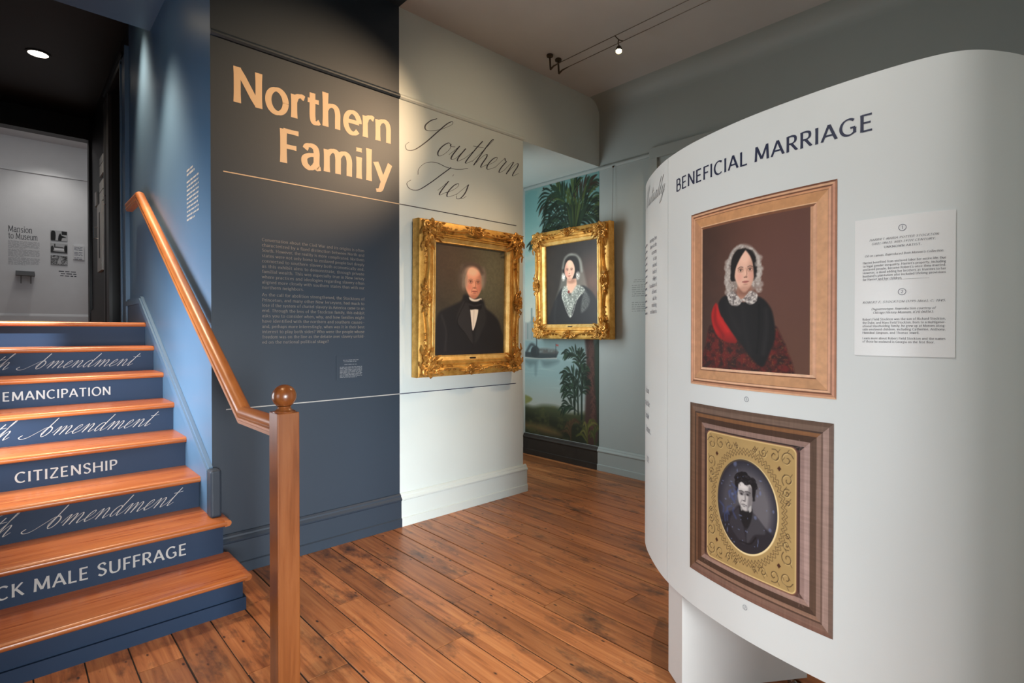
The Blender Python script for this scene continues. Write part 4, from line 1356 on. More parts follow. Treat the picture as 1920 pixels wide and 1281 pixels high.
    # beaded corners of the case
    for (x, y) in ((0.168, 0.870), (0.828, 0.870), (0.160, 0.118), (0.828, 0.118)):
        for k in range(8):
            a = k * 0.9
            p.mix(p.line([(x, y), (x + 0.03 * math.cos(a), y + 0.03 * math.sin(a))], 0.004, 0.004), (0.52, 0.42, 0.40), 0.5)
    # oval photograph
    p.mix(p.ell(cx, cy, rx + 0.010, ry + 0.010, 0.02), (0.88, 0.80, 0.60))
    p.mix(p.ell(cx - 0.004, cy + 0.004, rx + 0.004, ry + 0.004, 0.02), (0.26, 0.22, 0.18))
    ov = p.ell(cx, cy, rx, ry, 0.015)
    before = p.C.copy()
    p.mix(ov, (0.27, 0.265, 0.29))
    p.mix(ov * p.ell(0.60, 0.52, 0.13, 0.17, 1.3), (0.40, 0.385, 0.40), 0.8)
    p.mix(ov * np.clip((np.hypot((p.U - cx * A) / (rx * A), (p.V - cy) / ry) - 0.72) * 3.2, 0, 1), (0.11, 0.11, 0.15), 0.85)
    p.mix(p.poly([(0.445, 0.49), (0.40, 0.455), (0.32, 0.41), (0.27, 0.33), (0.25, 0.18), (0.70, 0.18), (0.70, 0.36), (0.62, 0.415), (0.54, 0.47)], 0.014), (0.145, 0.14, 0.16))
    p.mix(p.poly([(0.53, 0.475), (0.60, 0.43), (0.62, 0.385), (0.55, 0.36), (0.50, 0.30), (0.50, 0.40)], 0.01), (0.24, 0.235, 0.255), 0.9)
    p.mix(p.poly([(0.445, 0.475), (0.40, 0.44), (0.37, 0.37), (0.45, 0.30), (0.49, 0.30), (0.47, 0.40)], 0.01), (0.20, 0.195, 0.22), 0.9)
    p.mix(p.line([(0.45, 0.30), (0.52, 0.305), (0.56, 0.35)], 0.006, 0.008), (0.06, 0.06, 0.07), 0.9)
    p.mix(p.poly([(0.44, 0.505), (0.53, 0.50), (0.53, 0.44), (0.50, 0.38), (0.465, 0.40), (0.445, 0.45)], 0.008), (0.10, 0.10, 0.11))
    p.mix(p.poly([(0.420, 0.575), (0.408, 0.61), (0.43, 0.648), (0.48, 0.668), (0.53, 0.652), (0.557, 0.610), (0.552, 0.560), (0.54, 0.535), (0.425, 0.545)], 0.008), (0.09, 0.085, 0.095))
    sk, sh_ = (0.70, 0.68, 0.67), (0.33, 0.315, 0.325)
    p.mix(p.poly([(0.432, 0.60), (0.430, 0.545), (0.440, 0.505), (0.462, 0.476), (0.490, 0.470), (0.516, 0.484), (0.532, 0.520), (0.536, 0.565), (0.532, 0.61), (0.49, 0.635), (0.45, 0.625)], 0.010), sk)
    p.mix(p.poly([(0.512, 0.61), (0.506, 0.54), (0.500, 0.48), (0.518, 0.486), (0.534, 0.525), (0.538, 0.60)], 0.014), sh_, 0.65)
    p.mix(p.ell(0.470, 0.600, 0.030, 0.016, 1.0), (0.82, 0.80, 0.79), 0.7)
    for ex, ey in ((0.459, 0.555), (0.503, 0.560)):
        p.mix(p.ell(ex, ey + 0.004, 0.017, 0.010, 0.9), sh_, 0.85)
        p.mix(p.ell(ex, ey, 0.008, 0.004, 0.7), (0.10, 0.10, 0.11), 0.9)
        p.mix(p.line([(ex - 0.018, ey + 0.013), (ex, ey + 0.017), (ex + 0.018, ey + 0.013)], 0.005, 0.006), (0.17, 0.165, 0.17), 0.85)
    p.mix(p.line([(0.484, 0.558), (0.487, 0.535), (0.484, 0.524)], 0.006, 0.010), sh_, 0.8)
    p.mix(p.ell(0.477, 0.5225, 0.010, 0.003, 0.9), (0.24, 0.23, 0.24), 0.8)
    p.mix(p.line([(0.460, 0.5005), (0.477, 0.5035), (0.497, 0.500)], 0.0035, 0.004), (0.20, 0.19, 0.20), 0.9)
    p.mix(p.ell(0.478, 0.494, 0.012, 0.003, 0.9), sh_, 0.6)
    p.mix(p.line([(0.463, 0.525), (0.452, 0.505), (0.453, 0.49)], 0.003, 0.006), sh_, 0.6)
    nz = p.noise(60, 60, 2)
    p.mix(p.poly([(0.418, 0.565), (0.415, 0.62), (0.45, 0.657), (0.51, 0.662), (0.552, 0.622), (0.548, 0.555), (0.536, 0.560), (0.533, 0.600), (0.52, 0.618), (0.49, 0.608), (0.46, 0.620), (0.437, 0.605), (0.432, 0.575)], 0.007), (0.085, 0.08, 0.09))
    for j in range(26):
        q = math.pi * p.rs.rand()
        p.mix(p.ell(0.484 + 0.072 * math.cos(q), 0.610 + 0.056 * math.sin(q), 0.014, 0.011, 0.5), (0.085, 0.08, 0.09))
    for j in range(16):
        a, b = 0.415 + 0.14 * p.rs.rand(), 0.60 + 0.055 * p.rs.rand()
        p.mix(p.line([(a, b), (a + 0.012, b + 0.008), (a + 0.02, b - 0.003)], 0.003, 0.004), (0.24, 0.23, 0.25), 0.6)
    p.mix(p.poly([(0.508, 0.488), (0.527, 0.508), (0.530, 0.482), (0.515, 0.470)], 0.006), (0.66, 0.65, 0.64))
    p.mix(p.poly([(0.452, 0.478), (0.462, 0.486), (0.466, 0.470), (0.456, 0.466)], 0.006), (0.55, 0.54, 0.53))
    for j in range(46):
        a, b = p.rs.uniform(0.29, 0.68), p.rs.uniform(0.27, 0.73)
        if 0.43 < a < 0.54 and 0.46 < b < 0.62:
            continue
        p.mix(p.ell(a, b, 0.003 + 0.010 * p.rs.rand() ** 3, 0.003 + 0.012 * p.rs.rand() ** 3, 0.8), (0.42, 0.47, 0.62), 0.55)
    for j in range(9):
        a, b = p.rs.uniform(0.30, 0.42), p.rs.uniform(0.33, 0.55)
        p.mix(p.line([(a, b), (a + 0.02 * p.rs.randn(), b + 0.03), (a + 0.02 * p.rs.randn(), b + 0.05)], 0.008, 0.012), (0.25, 0.32, 0.55), 0.55)
    p.C = before * (1 - ov[..., None]) + p.C * ov[..., None]
    return p


# ---- scenic mural: river with a paddle steamer, tall palm at the right
def pic_mural():
    W, Z0, Z1 = 1.115, 0.245, HR - 0.02
    H = Z1 - Z0
    p = Pic(W / H, 520, (0.55, 0.68, 0.66), 41)

    def v(z):
        return (z - Z0) / H
    A = p.asp
    uu, zz = p.U / A, p.V * H + Z0
    p.C[:] = (0.44, 0.62, 0.61)
    p.mix(np.clip((2.9 - zz) / 1.3, 0, 1), (0.66, 0.74, 0.71))
    p.mix(np.clip((2.3 - zz) / 0.9, 0, 1), (0.74, 0.72, 0.67), 0.8)
    n = p.noise(5, 12, 5)
    p.mix(np.clip((n - 0.45) * 4, 0, 1) * (zz > 1.9) * np.clip(0.8 - uu, 0, 1), (0.80, 0.74, 0.68), 0.7)
    # far bank with a town
    p.mix(p.poly([(-0.1, v(1.36)), (-0.1, v(1.55)), (0.06, v(1.56)), (0.12, v(1.63)), (0.18, v(1.55)), (0.35, v(1.50)), (0.6, v(1.49)), (1.1, v(1.52)), (1.1, v(1.32)), (0.5, v(1.33))], 0.01), (0.42, 0.50, 0.50), 0.85)
    for j in range(16):
        x = -0.02 + j * 0.065
        h = 1.47 + 0.10 * p.rs.rand()
        p.mix(p.poly([(x, v(1.36)), (x, v(h)), (x + 0.03, v(h + 0.02)), (x + 0.05, v(h)), (x + 0.05, v(1.36))], 0.004, False), (0.56 + 0.1 * p.rs.rand(), 0.62, 0.60), 0.6)
    p.mix(p.line([(0.10, v(1.6)), (0.10, v(1.72))], 0.008, 0.005), (0.42, 0.50, 0.50), 0.9)
    # water
    wat = np.clip((1.36 - zz) / 0.02, 0, 1)
    p.mix(wat, (0.52, 0.62, 0.62))
    p.mix(wat * np.clip((0.95 - zz) / 0.4, 0, 1), (0.66, 0.66, 0.62), 0.85)
    p.mix(wat * np.clip((p.noise(4, 60, 3) - 0.55) * 5, 0, 1), (0.66, 0.74, 0.73), 0.3)
    p.mix(wat * np.clip((1.30 - zz) * 0 + (zz > 1.24), 0, 1) * p.noise(12, 8, 3), (0.42, 0.50, 0.51), 0.5)
    # steamer and its reflection
    hull = (0.22, 0.25, 0.26)
    p.mix(p.poly([(-0.06, v(1.15)), (-0.06, v(1.215)), (0.2, v(1.205)), (0.485, v(1.222)), (0.455, v(1.150)), (0.2, v(1.138))], 0.006, False), hull)
    p.mix(p.line([(-0.05, v(1.142)), (0.2, v(1.136)), (0.46, v(1.150))], 0.004, 0.003), (0.74, 0.74, 0.70), 0.9)
    p.mix(p.ell(0.15, v(1.215), 0.065, 0.023, 0.2), (0.20, 0.22, 0.23))
    p.mix(p.poly([(0.22, v(1.20)), (0.23, v(1.255)), (0.44, v(1.25)), (0.46, v(1.20))], 0.01) * (0.4 + p.noise(80, 80, 2)), (0.34, 0.34, 0.33))
    p.mix(p.line([(0.174, v(1.2)), (0.174, v(1.55))], 0.006, 0.004, False), hull, 0.9)
    p.mix(p.line([(0.03, v(1.22)), (0.10, v(1.30)), (0.20, v(1.24))], 0.012, 0.01), hull, 0.9)
    p.mix(p.line([(0.448, v(1.2)), (0.448, v(1.31))], 0.003, 0.003, False), hull, 0.9)
    p.mix(p.poly([(0.448, v(1.31)), (0.485, v(1.305)), (0.485, v(1.285)), (0.448, v(1.29))], 0.003, False), (0.62, 0.32, 0.30))
    p.mix(p.poly([(0.0, v(1.13)), (0.06, v(1.04)), (0.14, v(1.05)), (0.16, v(0.94)), (0.18, v(1.06)), (0.22, v(1.13)), (0.28, v(1.05)), (0.40, v(1.07)), (0.47, v(1.13))], 0.02), (0.30, 0.37, 0.38), 0.6)
    # islet, banks, sand
    p.mix(p.poly([(-0.1, v(0.70)), (0.02, v(0.69)), (0.11, v(0.655)), (0.04, v(0.60)), (-0.1, v(0.57))], 0.008), (0.46, 0.48, 0.28))
    p.mix(p.poly([(-0.1, v(0.53)), (0.12, v(0.56)), (0.28, v(0.60)), (0.48, v(0.60)), (0.62, v(0.55)), (1.1, v(0.56)), (1.1, v(0.1)), (-0.1, v(0.1))], 0.02), (0.27, 0.30, 0.20))
    p.mix(p.poly([(-0.1, v(0.49)), (0.3, v(0.50)), (0.7, v(0.48)), (1.1, v(0.50)), (1.1, v(0.05)), (-0.1, v(0.05))], 0.05), (0.15, 0.165, 0.12), 0.9)
    p.mix(p.poly([(-0.1, v(0.35)), (0.12, v(0.36)), (0.35, v(0.35)), (0.52, v(0.29)), (0.30, v(0.28)), (0.1, v(0.31)), (-0.1, v(0.29))], 0.03), (0.44, 0.35, 0.22), 0.9)
    p.mix(np.clip((p.noise(30, 40, 3) - 0.55) * 5, 0, 1) * (zz < 0.6), (0.36, 0.36, 0.20), 0.4)
    # dark growth behind the trunk
    p.mix(p.poly([(0.90, v(1.28)), (1.1, v(1.30)), (1.1, v(0.2)), (0.84, v(0.2)), (0.88, v(0.7))], 0.03), (0.17, 0.22, 0.18), 0.95)
    # big trunk
    p.mix(p.poly([(0.62, v(2.7)), (0.74, v(2.7)), (0.80, v(2.0)), (0.935, v(1.36)), (0.95, v(0.9)), (0.985, v(0.30)), (0.84, v(0.30)), (0.84, v(0.9)), (0.83, v(1.36)), (0.70, v(2.0))], 0.012), (0.27, 0.20, 0.18))
    for j in range(80):
        z = 0.35 + j * 0.028
        xc = np.interp(z, [0.3, 0.9, 1.36, 2.0, 2.7], [0.915, 0.90, 0.883, 0.755, 0.68])
        for k in range(2):
            x = xc + 0.05 * p.rs.rand() - 0.005
            p.mix(p.line([(x - 0.012, v(z)), (x, v(z + 0.025)), (x + 0.012, v(z))], 0.004, 0.004), (0.40, 0.27, 0.24), 0.5)

    def frond(pts, length, n_, spread, col, light, side=(-1, 1), w=0.0085, droop=0.35):
        P = smooth_path(np.array([(a * W, z) for a, z in pts]), 8)
        for i_ in range(n_):
            q = 0.10 + 0.90 * (i_ + 0.5) / n_
            k = int(q * (len(P) - 2))
            o = P[k] + (P[k + 1] - P[k]) * 0.5
            d = P[k + 1] - P[k]
            d /= np.linalg.norm(d)
            for s_ in side:
                a = math.radians(spread * (1 - 0.55 * q)) * s_
                e = np.array([d[0] * math.cos(a) - d[1] * math.sin(a), d[0] * math.sin(a) + d[1] * math.cos(a)])
                L_ = length * (0.55 + 0.6 * math.sin(math.pi * min(0.98, q * 0.85 + 0.12))) * p.rs.uniform(0.8, 1.1)
                m_ = o + e * L_ * 0.55
                t_ = o + e * L_ + np.array([0, -droop * L_ * abs(e[0])])
                c = light if p.rs.rand() < 0.33 else col
                p.mix(p.line([(o[0] / W, v(o[1])), (m_[0] / W, v(m_[1])), (t_[0] / W, v(t_[1]))], w, 0.003, True, True), c, 0.92)
        p.mix(p.line([(a / W, v(z)) for a, z in P[::4]], 0.004, 0.003, False), col, 0.8)
    dk, md, lt, br = (0.115, 0.165, 0.125), (0.17, 0.25, 0.18), (0.30, 0.37, 0.20), (0.24, 0.19, 0.15)
    c0 = (0.68, 2.60)
    frond([c0, (0.60, 2.85), (0.46, 3.02), (0.34, 3.00), (0.27, 2.86)], 0.20, 13, 62, dk, br)
    frond([c0, (0.58, 2.80), (0.50, 2.92), (0.40, 2.90), (0.34, 2.82)], 0.19, 12, 60, dk, md)
    frond([c0, (0.60, 2.84), (0.53, 2.96), (0.46, 3.08)], 0.22, 11, 38, md, lt)
    frond([c0, (0.55, 2.74), (0.42, 2.78), (0.28, 2.70)], 0.17, 12, 55, dk, (0.16, 0.24, 0.24))
    frond([c0, (0.56, 2.66), (0.42, 2.66), (0.28, 2.60)], 0.15, 11, 45, dk, md)
    frond([c0, (0.66, 2.82), (0.68, 2.98), (0.72, 3.08)], 0.20, 11, 32, dk, lt)
    frond([c0, (0.74, 2.86), (0.82, 2.98), (0.92, 3.05)], 0.20, 12, 40, br, md)
    frond([c0, (0.76, 2.80), (0.86, 2.88), (0.98, 2.84)], 0.20, 13, 52, md, lt)
    frond([c0, (0.78, 2.74), (0.88, 2.80), (1.0, 2.72)], 0.18, 12, 52, dk, lt)
    frond([c0, (0.80, 2.68), (0.92, 2.70), (1.02, 2.62)], 0.16, 11, 48, dk, md)
    frond([c0, (0.56, 2.60), (0.40, 2.56), (0.20, 2.54), (0.08, 2.48)], 0.14, 14, 50, dk, md)
    p.mix(p.poly([(0.62, v(2.45)), (0.64, v(2.75)), (0.69, v(2.85)), (0.74, v(2.72)), (0.75, v(2.45))], 0.02), (0.15, 0.20, 0.13), 0.8)
    for j in range(26):
        x = 0.60 + 0.2 * p.rs.rand()
        p.mix(p.line([(0.68 + (x - 0.68) * 0.3, v(2.50)), (x, v(2.68)), (x + (x - 0.69) * 0.8, v(2.86))], 0.007, 0.004, True, True), (dk, md, lt)[j % 3], 0.8)
    # smaller palms on the bank
    s2 = (0.755, 1.02)
    for (pts, L_) in (([(0.76, 1.00), (0.74, 1.16), (0.66, 1.22), (0.56, 1.20)], 0.12), ([(0.76, 1.0), (0.78, 1.14), (0.77, 1.24)], 0.11), ([(0.74, 0.90), (0.66, 0.99), (0.55, 0.98)], 0.12),
                      ([(0.74, 0.80), (0.66, 0.88), (0.55, 0.86)], 0.12), ([(0.73, 0.68), (0.66, 0.79), (0.55, 0.77)], 0.12), ([(0.73, 0.58), (0.64, 0.64), (0.53, 0.58)], 0.12),
                      ([(0.76, 0.9), (0.80, 1.0), (0.83, 1.06)], 0.10), ([(0.76, 0.75), (0.82, 0.86), (0.85, 0.92)], 0.10)):
        frond(pts, L_, 9, 55, dk, md, w=0.0075)
    for pts in ([(0.745, 0.55), (0.74, 0.85), (0.765, 1.05)], [(0.70, 0.55), (0.70, 0.8), (0.69, 0.95)], [(0.79, 0.50), (0.79, 0.8), (0.80, 1.0)]):
        p.mix(p.line([(a, v(z)) for a, z in pts], 0.008, 0.004), dk, 0.9)
    for (bx, bz, sc, c1, c2) in ((0.86, 0.26, 1.0, (0.30, 0.32, 0.16), (0.42, 0.41, 0.22)), (0.65, 0.28, 0.8, (0.28, 0.22, 0.16), (0.34, 0.26, 0.18)), (0.95, 0.28, 0.6, (0.24, 0.27, 0.15), (0.36, 0.36, 0.2))):
        for j in range(10):
            a = R(200 - j * 24 + 8 * p.rs.randn())
            L_ = sc * p.rs.uniform(0.10, 0.19)
            z1 = bz + sc * 0.02 * j
            p.mix(p.line([(bx, v(z1)), (bx + L_ * 0.5 * math.cos(a), v(z1 + L_ * 0.6 * abs(math.sin(a)) + 0.05)), (bx + L_ * math.cos(a), v(z1 + L_ * 0.5 * abs(math.sin(a)) + 0.02))], 0.008, 0.004, True, True), c1 if j % 2 else c2, 0.9)
        p.mix(p.line([(bx, v(bz - 0.05)), (bx, v(bz + 0.2 * sc))], 0.006, 0.004), c1, 0.9)
    # soft light edge strip at the left end
    return p, Z0, H


mur, mz0, mh = pic_mural()
mo = mur.mesh('mural', lambda u, v: (XB - 0.0015 + 0 * u, 4.60 - u * 1.105, mz0 + v * mh), MURALM, gain=1.0)
tag(mo, 'painted mural of a river steamer and palm trees on the recess wall', 'mural')

# ------------------------------------------------------------------ carved gilt frames (built once, used on both walls)
FW, FH, FB = 1.045, 1.195, 0.1625


def frame_ring(prof, n=44):
    """mitred moulding; prof = [(inset, wave share, height out from the wall)]"""
    m = MB()
    np_ = len(prof)
    for side in range(4):
        L_ = FW if side % 2 == 0 else FH
        vs = []
        for k in range(n + 1):
            t = k / n
            w = abs(math.sin(2 * math.pi * t)) ** 1.25
            for d0, kw, c in prof:
                d = d0
                s = d0 + t * (L_ - 2 * d0)
                dd = d + kw * w
                if side == 0:
                    a, b = s - FW / 2, dd
                elif side == 1:
                    a, b = FW / 2 - dd, s
                elif side == 2:
                    a, b = FW / 2 - s, FH - dd
                else:
                    a, b = -FW / 2 + dd, FH - s
                vs.append((a, -c, b))
        fs = [(k * np_ + i, k * np_ + i + 1, (k + 1) * np_ + i + 1, (k + 1) * np_ + i) for k in range(n) for i in range(np_ - 1)]
        m.add(vs, fs)
    return m


def scroll(m, ca, cb, cc, r0, ph, turn, n=20, thick=0.0075, loops=1.45):
    pts, rad = [], []
    for k in range(n):
        q = k / (n - 1)
        a = ph + turn * q * loops * 2 * math.pi
        rr = r0 * (1 - 0.82 * q)
        pts.append((ca + rr * math.cos(a), -(cc + 0.012 * q), cb + rr * math.sin(a)))
        rad.append(thick * (0.55 + 0.65 * math.sin(math.pi * min(1, q * 0.9 + 0.15))))
    m.tube(pts, rad, 6)


def leaf(m, ca, cb, cc, ang, length, width, curl=0.014):
    """a carved leaf with a raised spine and lobed edge"""
    d = np.array([math.cos(ang), math.sin(ang)])
    nn = np.array([-d[1], d[0]])
    vs, fs = [], []
    N_ = 7
    for i in range(N_):
        q = i / (N_ - 1)
        w = width * (math.sin(math.pi * (0.12 + 0.86 * q)) ** 0.8) * (1 + 0.22 * math.cos(q * 18))
        c = cc + curl * math.sin(math.pi * q * 1.1) + 0.004 * math.sin(q * 15)
        o = np.array([ca, cb]) + d * length * q + nn * width * 0.35 * math.sin(q * 2.4)
        for s_, h in ((-1, -0.006), (0, 0.006), (1, -0.006)):
            x = o + nn * s_ * w / 2
            vs.append((x[0], -(c + h), x[1]))
    for i in range(N_ - 1):
        for j in range(2):
            fs.append((i * 3 + j, i * 3 + j + 1, (i + 1) * 3 + j + 1, (i + 1) * 3 + j))
    m.add(vs, fs)


def bead(m, ca, cb, cc, r_):
    m.lathe([(r_ * math.sin(t), -r_ * math.cos(t)) for t in np.linspace(0.05, math.pi - 0.05, 6)], (ca, -cc, cb), 8, axis=1)


def corner_mesh(sx, sz):
    """leafy scrollwork for one corner, drawn for the lower left corner and mirrored"""
    m = MB()
    r_ = random.Random(5)
    for (a, b, rr, ph, tn) in ((0.045, 0.045, 0.034, 0.4, 1), (0.115, 0.050, 0.030, 2.6, -1), (0.050, 0.115, 0.030, -1.0, 1), (0.155, 0.038, 0.022, 0.5, 1), (0.038, 0.158, 0.022, 1.2, -1),
                              (0.095, 0.098, 0.024, 3.9, 1), (0.020, 0.085, 0.020, 3.0, -1), (0.085, 0.020, 0.020, 4.7, 1), (0.135, 0.085, 0.018, 1.0, -1), (0.085, 0.138, 0.018, 0.3, 1)):
        scroll(m, a, b, 0.122 + r_.uniform(-0.006, 0.006), rr, ph, tn, thick=0.0085)
    for k in range(16):
        ang = R(-8 + k * 7)
        q = 0.03 + 0.05 * (k % 3)
        leaf(m, 0.03 + q * math.cos(ang), 0.03 + q * math.sin(ang), 0.118 + 0.006 * (k % 2), ang + r_.uniform(-0.4, 0.4), 0.07 + r_.uniform(0, 0.02), 0.022)
    for k in range(6):
        leaf(m, 0.022 + 0.030 * (k % 3), 0.022 + 0.030 * (k // 3), 0.116, R(225 + (k - 3) * 25), 0.020, 0.016)
    for k in range(10):
        bead(m, 0.02 + r_.uniform(0, 0.14), 0.02 + r_.uniform(0, 0.14), 0.132, 0.0065)
    for (a, b, an) in ((0.17, 0.045, 0.1), (0.045, 0.17, 1.45), (0.175, 0.02, -0.2), (0.02, 0.178, 1.75)):
        leaf(m, a, b, 0.116, an, 0.05, 0.020)
    m.v = [(sx * (x - FW / 2) if sx > 0 else (FW / 2 - x), y, z if sz > 0 else FH - z) for x, y, z in m.v]
    return m


def centre_mesh(side):
    m = MB()
    for k in range(9):
        leaf(m, 0, 0.050, 0.120, R(90 + (k - 4) * 22), 0.052, 0.018, 0.02)
    for k in range(7):
        leaf(m, 0, 0.045, 0.122, R(270 + (k - 3) * 24), 0.040, 0.017, 0.016)
    for s_ in (-1, 1):
        scroll(m, s_ * 0.045, 0.055, 0.120, 0.026, 1.57 - s_ * 1.2, s_)
        scroll(m, s_ * 0.078, 0.046, 0.115, 0.018, 1.57 + s_ * 1.0, -s_)
        scroll(m, s_ * 0.035, 0.022, 0.115, 0.016, -1.0 * s_, s_)
        leaf(m, s_ * 0.09, 0.045, 0.112, 0 if s_ > 0 else math.pi, 0.06, 0.018)
        leaf(m, s_ * 0.06, 0.030, 0.112, R(-20) if s_ > 0 else R(200), 0.05, 0.016)
    for k in range(5):
        bead(m, (k - 2) * 0.010, 0.052 - 0.002 * abs(k - 2), 0.140, 0.007)
    return turn_to(m, side)


def spray_mesh(side, sgn):
    """thin running leaves between corner and centre"""
    m = MB()
    L_ = FW if side % 2 == 0 else FH
    st = -L_ / 2 + 0.185
    n = 7
    for k in range(n):
        q = k / (n - 1)
        a = st + q * 0.135
        b = 0.066 + 0.010 * math.sin(k * 1.9)
        leaf(m, a, b, 0.100 + 0.006 * (1 - q), R(50 * (1 if k % 2 else -1)), 0.034 * (1 - 0.35 * q), 0.014)
        scroll(m, a + 0.006, 0.066 + (0.014 if k % 2 else -0.014), 0.098, 0.012 * (1 - 0.3 * q), k * 1.3, 1 if k % 2 else -1, 12, 0.0045, 1.1)
    m.tube([(st + q * 0.15, -0.100, 0.066 + 0.008 * math.sin(q * 9)) for q in np.linspace(0, 1, 12)], 0.0045, 6)
    if sgn < 0:
        m.v = [(-x, y, z) for x, y, z in m.v]
    return turn_to(m, side)


def turn_to(m, side):
    if side == 0:
        m.v = [(x, y, z) for x, y, z in m.v]
    elif side == 2:
        m.v = [(-x, y, FH - z) for x, y, z in m.v]
    elif side == 1:
        m.v = [(FW / 2 - z, y, FH / 2 + x) for x, y, z in m.v]
    else:
        m.v = [(-FW / 2 + z, y, FH / 2 - x) for x, y, z in m.v]
    return m


def gilt_picture(name, loc, rotz, label, pic, gain, cat='painting'):
    t = thing(name, loc, label, cat, 'gilt framed oil portraits', rotz)
    t.rotation_euler = (R(1.1), 0, rotz)
    if not hasattr(gilt_picture, 'src'):
        t_src = gilt_picture.src = {}
        bk = frame_ring([(0.0, 0, 0.001), (0.0, 0, 0.074), (0.005, 0, 0.084), (0.030, 0, 0.092), (0.11, 0, 0.092), (0.11, 0, 0.001)]).build('frame_back', GILT, t, smooth=30, local=True)
        rg_ = frame_ring([(0.020, 0.042, 0.086), (0.020, 0.042, 0.112), (0.024, 0.042, 0.122), (0.031, 0.040, 0.127), (0.038, 0.036, 0.124), (0.046, 0.028, 0.114), (0.056, 0.018, 0.104), (0.070, 0.008, 0.097), (0.086, 0, 0.094), (0.094, 0, 0.099),
                          (0.099, 0, 0.106), (0.104, 0, 0.106), (0.106, 0, 0.097), (0.111, 0, 0.096), (0.113, 0, 0.101), (0.119, 0, 0.101), (0.122, 0, 0.090)]).build('carved_frame', GILT, t, smooth=35, local=True)
        ln = frame_ring([(0.122, 0, 0.060), (0.122, 0, 0.091), (0.126, 0, 0.093), (0.152, 0, 0.078), (0.158, 0, 0.079), (FB, 0, 0.072), (FB, 0, 0.050)]).build('liner', GILT2, t, smooth=25, local=True)
        parts = [(bk, []), (ln, [])]
        subs = []
        for sx in (1, -1):
            for sz in (1, -1):
                subs.append(corner_mesh(sx, sz).build('corner_ornament', GILT3, rg_, smooth=50, local=True))
        for side in range(4):
            subs.append(centre_mesh(side).build('centre_ornament', GILT3, rg_, smooth=50, local=True))
            for sg in (1, -1):
                subs.append(spray_mesh(side, sg).build('leaf_spray', GILT3, rg_, smooth=50, local=True))
        npl = bevel(MB().box(-0.030, 0.030, -0.094, -0.084, 0.130, 0.143).build('name_plate', BRONZE, t, local=True), 0.002, 1)
        parts += [(npl, []), (rg_, subs)]
        t_src['parts'] = parts
    else:
        for o, subs in gilt_picture.src['parts']:
            c = o.copy()
            COL.objects.link(c)
            c.parent = t
            for s_ in subs:
                d = s_.copy()
                COL.objects.link(d)
                d.parent = c
    cw, ch = FW - 2 * FB + 0.01, FH - 2 * FB + 0.01
    o = pic.mesh('canvas', lambda u, v: (-cw / 2 + u * cw, -0.058 + 0 * u, FB - 0.005 + v * ch), OIL, gain=gain)
    o.parent = t
    MB().box(-cw / 2, cw / 2, -0.056, -0.045, FB - 0.005, FB - 0.005 + ch).build('stretcher', BRONZE, t, local=True)
    return t


g1 = gilt_picture('framed_portrait', (2.757, YA - 0.004, 1.105), 0.0, 'gilt framed oil portrait of an elderly man in a black coat on the pale wall', pic_man(), 1.5)
g2 = gilt_picture('framed_portrait', (XB - 0.038, 3.785, 1.372), R(-90), 'gilt framed oil portrait of a woman in a white lace veil hung over the mural', pic_lady_veil(), 1.5)
# wire from the picture rail down to the second portrait
for y, zt in ((3.30, 3.13), (4.275, 3.10)):
    m = MB().tube([(XB - 0.024, y, zt), (XB - 0.05, y, 2.30)], 0.0016, 6)
    m.lathe([(0.001, 0.008), (0.009, 0.004), (0.011, 0.0), (0.009, -0.006), (0.002, -0.010)], (XB - 0.026, y, zt), 12, axis=0)
    w = m.build('hanging_wire', BRONZE)
    tag(w, 'thin picture wire above the ' + ('right' if y < 3.5 else 'left') + ' end of the veiled woman portrait', 'wire', 'picture wires on the right wall')

# ------------------------------------------------------------------ freestanding curved kiosk
KP = np.array([(2.70, 1.70), (2.47, 1.596), (2.338, 1.503), (2.225, 1.396), (2.13, 1.292), (2.06, 1.195), (1.991, 1.074), (1.933, .933), (1.892, .805), (1.861, .66), (1.841, .526), (1.833, .40), (1.838, .30),
               (1.855, .241), (1.886, .199), (1.936, .162), (2.017, .118), (2.16, .07), (2.36, .045), (2.6, .04)]) * 0.94
KC = smooth_path(KP, 24)
for _ in range(60):
    KC[1:-1] = 0.25 * KC[:-2] + 0.5 * KC[1:-1] + 0.25 * KC[2:]
KS = np.r_[0, np.cumsum(np.linalg.norm(np.diff(KC, axis=0), axis=1))]
KT, KB, KSEAM = 2.155, 0.428, 0.730
_g = np.gradient(KC, axis=0)
_g /= np.linalg.norm(_g, axis=1)[:, None]
KN = np.stack([_g[:, 1], -_g[:, 0]], 1)          # outward, towards the visitor


def kpt(s, off=0.0):
    s = np.asarray(s, float)
    x = np.interp(s, KS, KC[:, 0]) + off * np.interp(s, KS, KN[:, 0])
    y = np.interp(s, KS, KC[:, 1]) + off * np.interp(s, KS, KN[:, 1])
    return x, y


def on_kiosk(off):
    def f(s, z, l=0.0):
        x, y = kpt(s, off + l)
        return (float(x), float(y), float(z))
    return f


kiosk = thing('exhibit_kiosk', (2.1, 0.9, 0), 'tall white curved display panel standing on a grey plinth at the right', 'display panel')


def sheet(s0, s1, n):
    m = MB()
    ss = np.linspace(s0, s1, n)
    vs = []
    for s in ss:
        xo, yo = kpt(s, 0.0)
        xi, yi = kpt(s, -0.03)
        vs += [(xo, yo, KB), (xo, yo, KT), (xi, yi, KT), (xi, yi, KB)]
    fs = []
    for i in range(n - 1):
        for j in range(4):
            k = (j + 1) % 4
            fs.append((i * 4 + j, i * 4 + k, (i + 1) * 4 + k, (i + 1) * 4 + j))
    fs += [(0, 1, 2, 3), tuple((n - 1) * 4 + j for j in (3, 2, 1, 0))]
    return m.add(vs, fs)


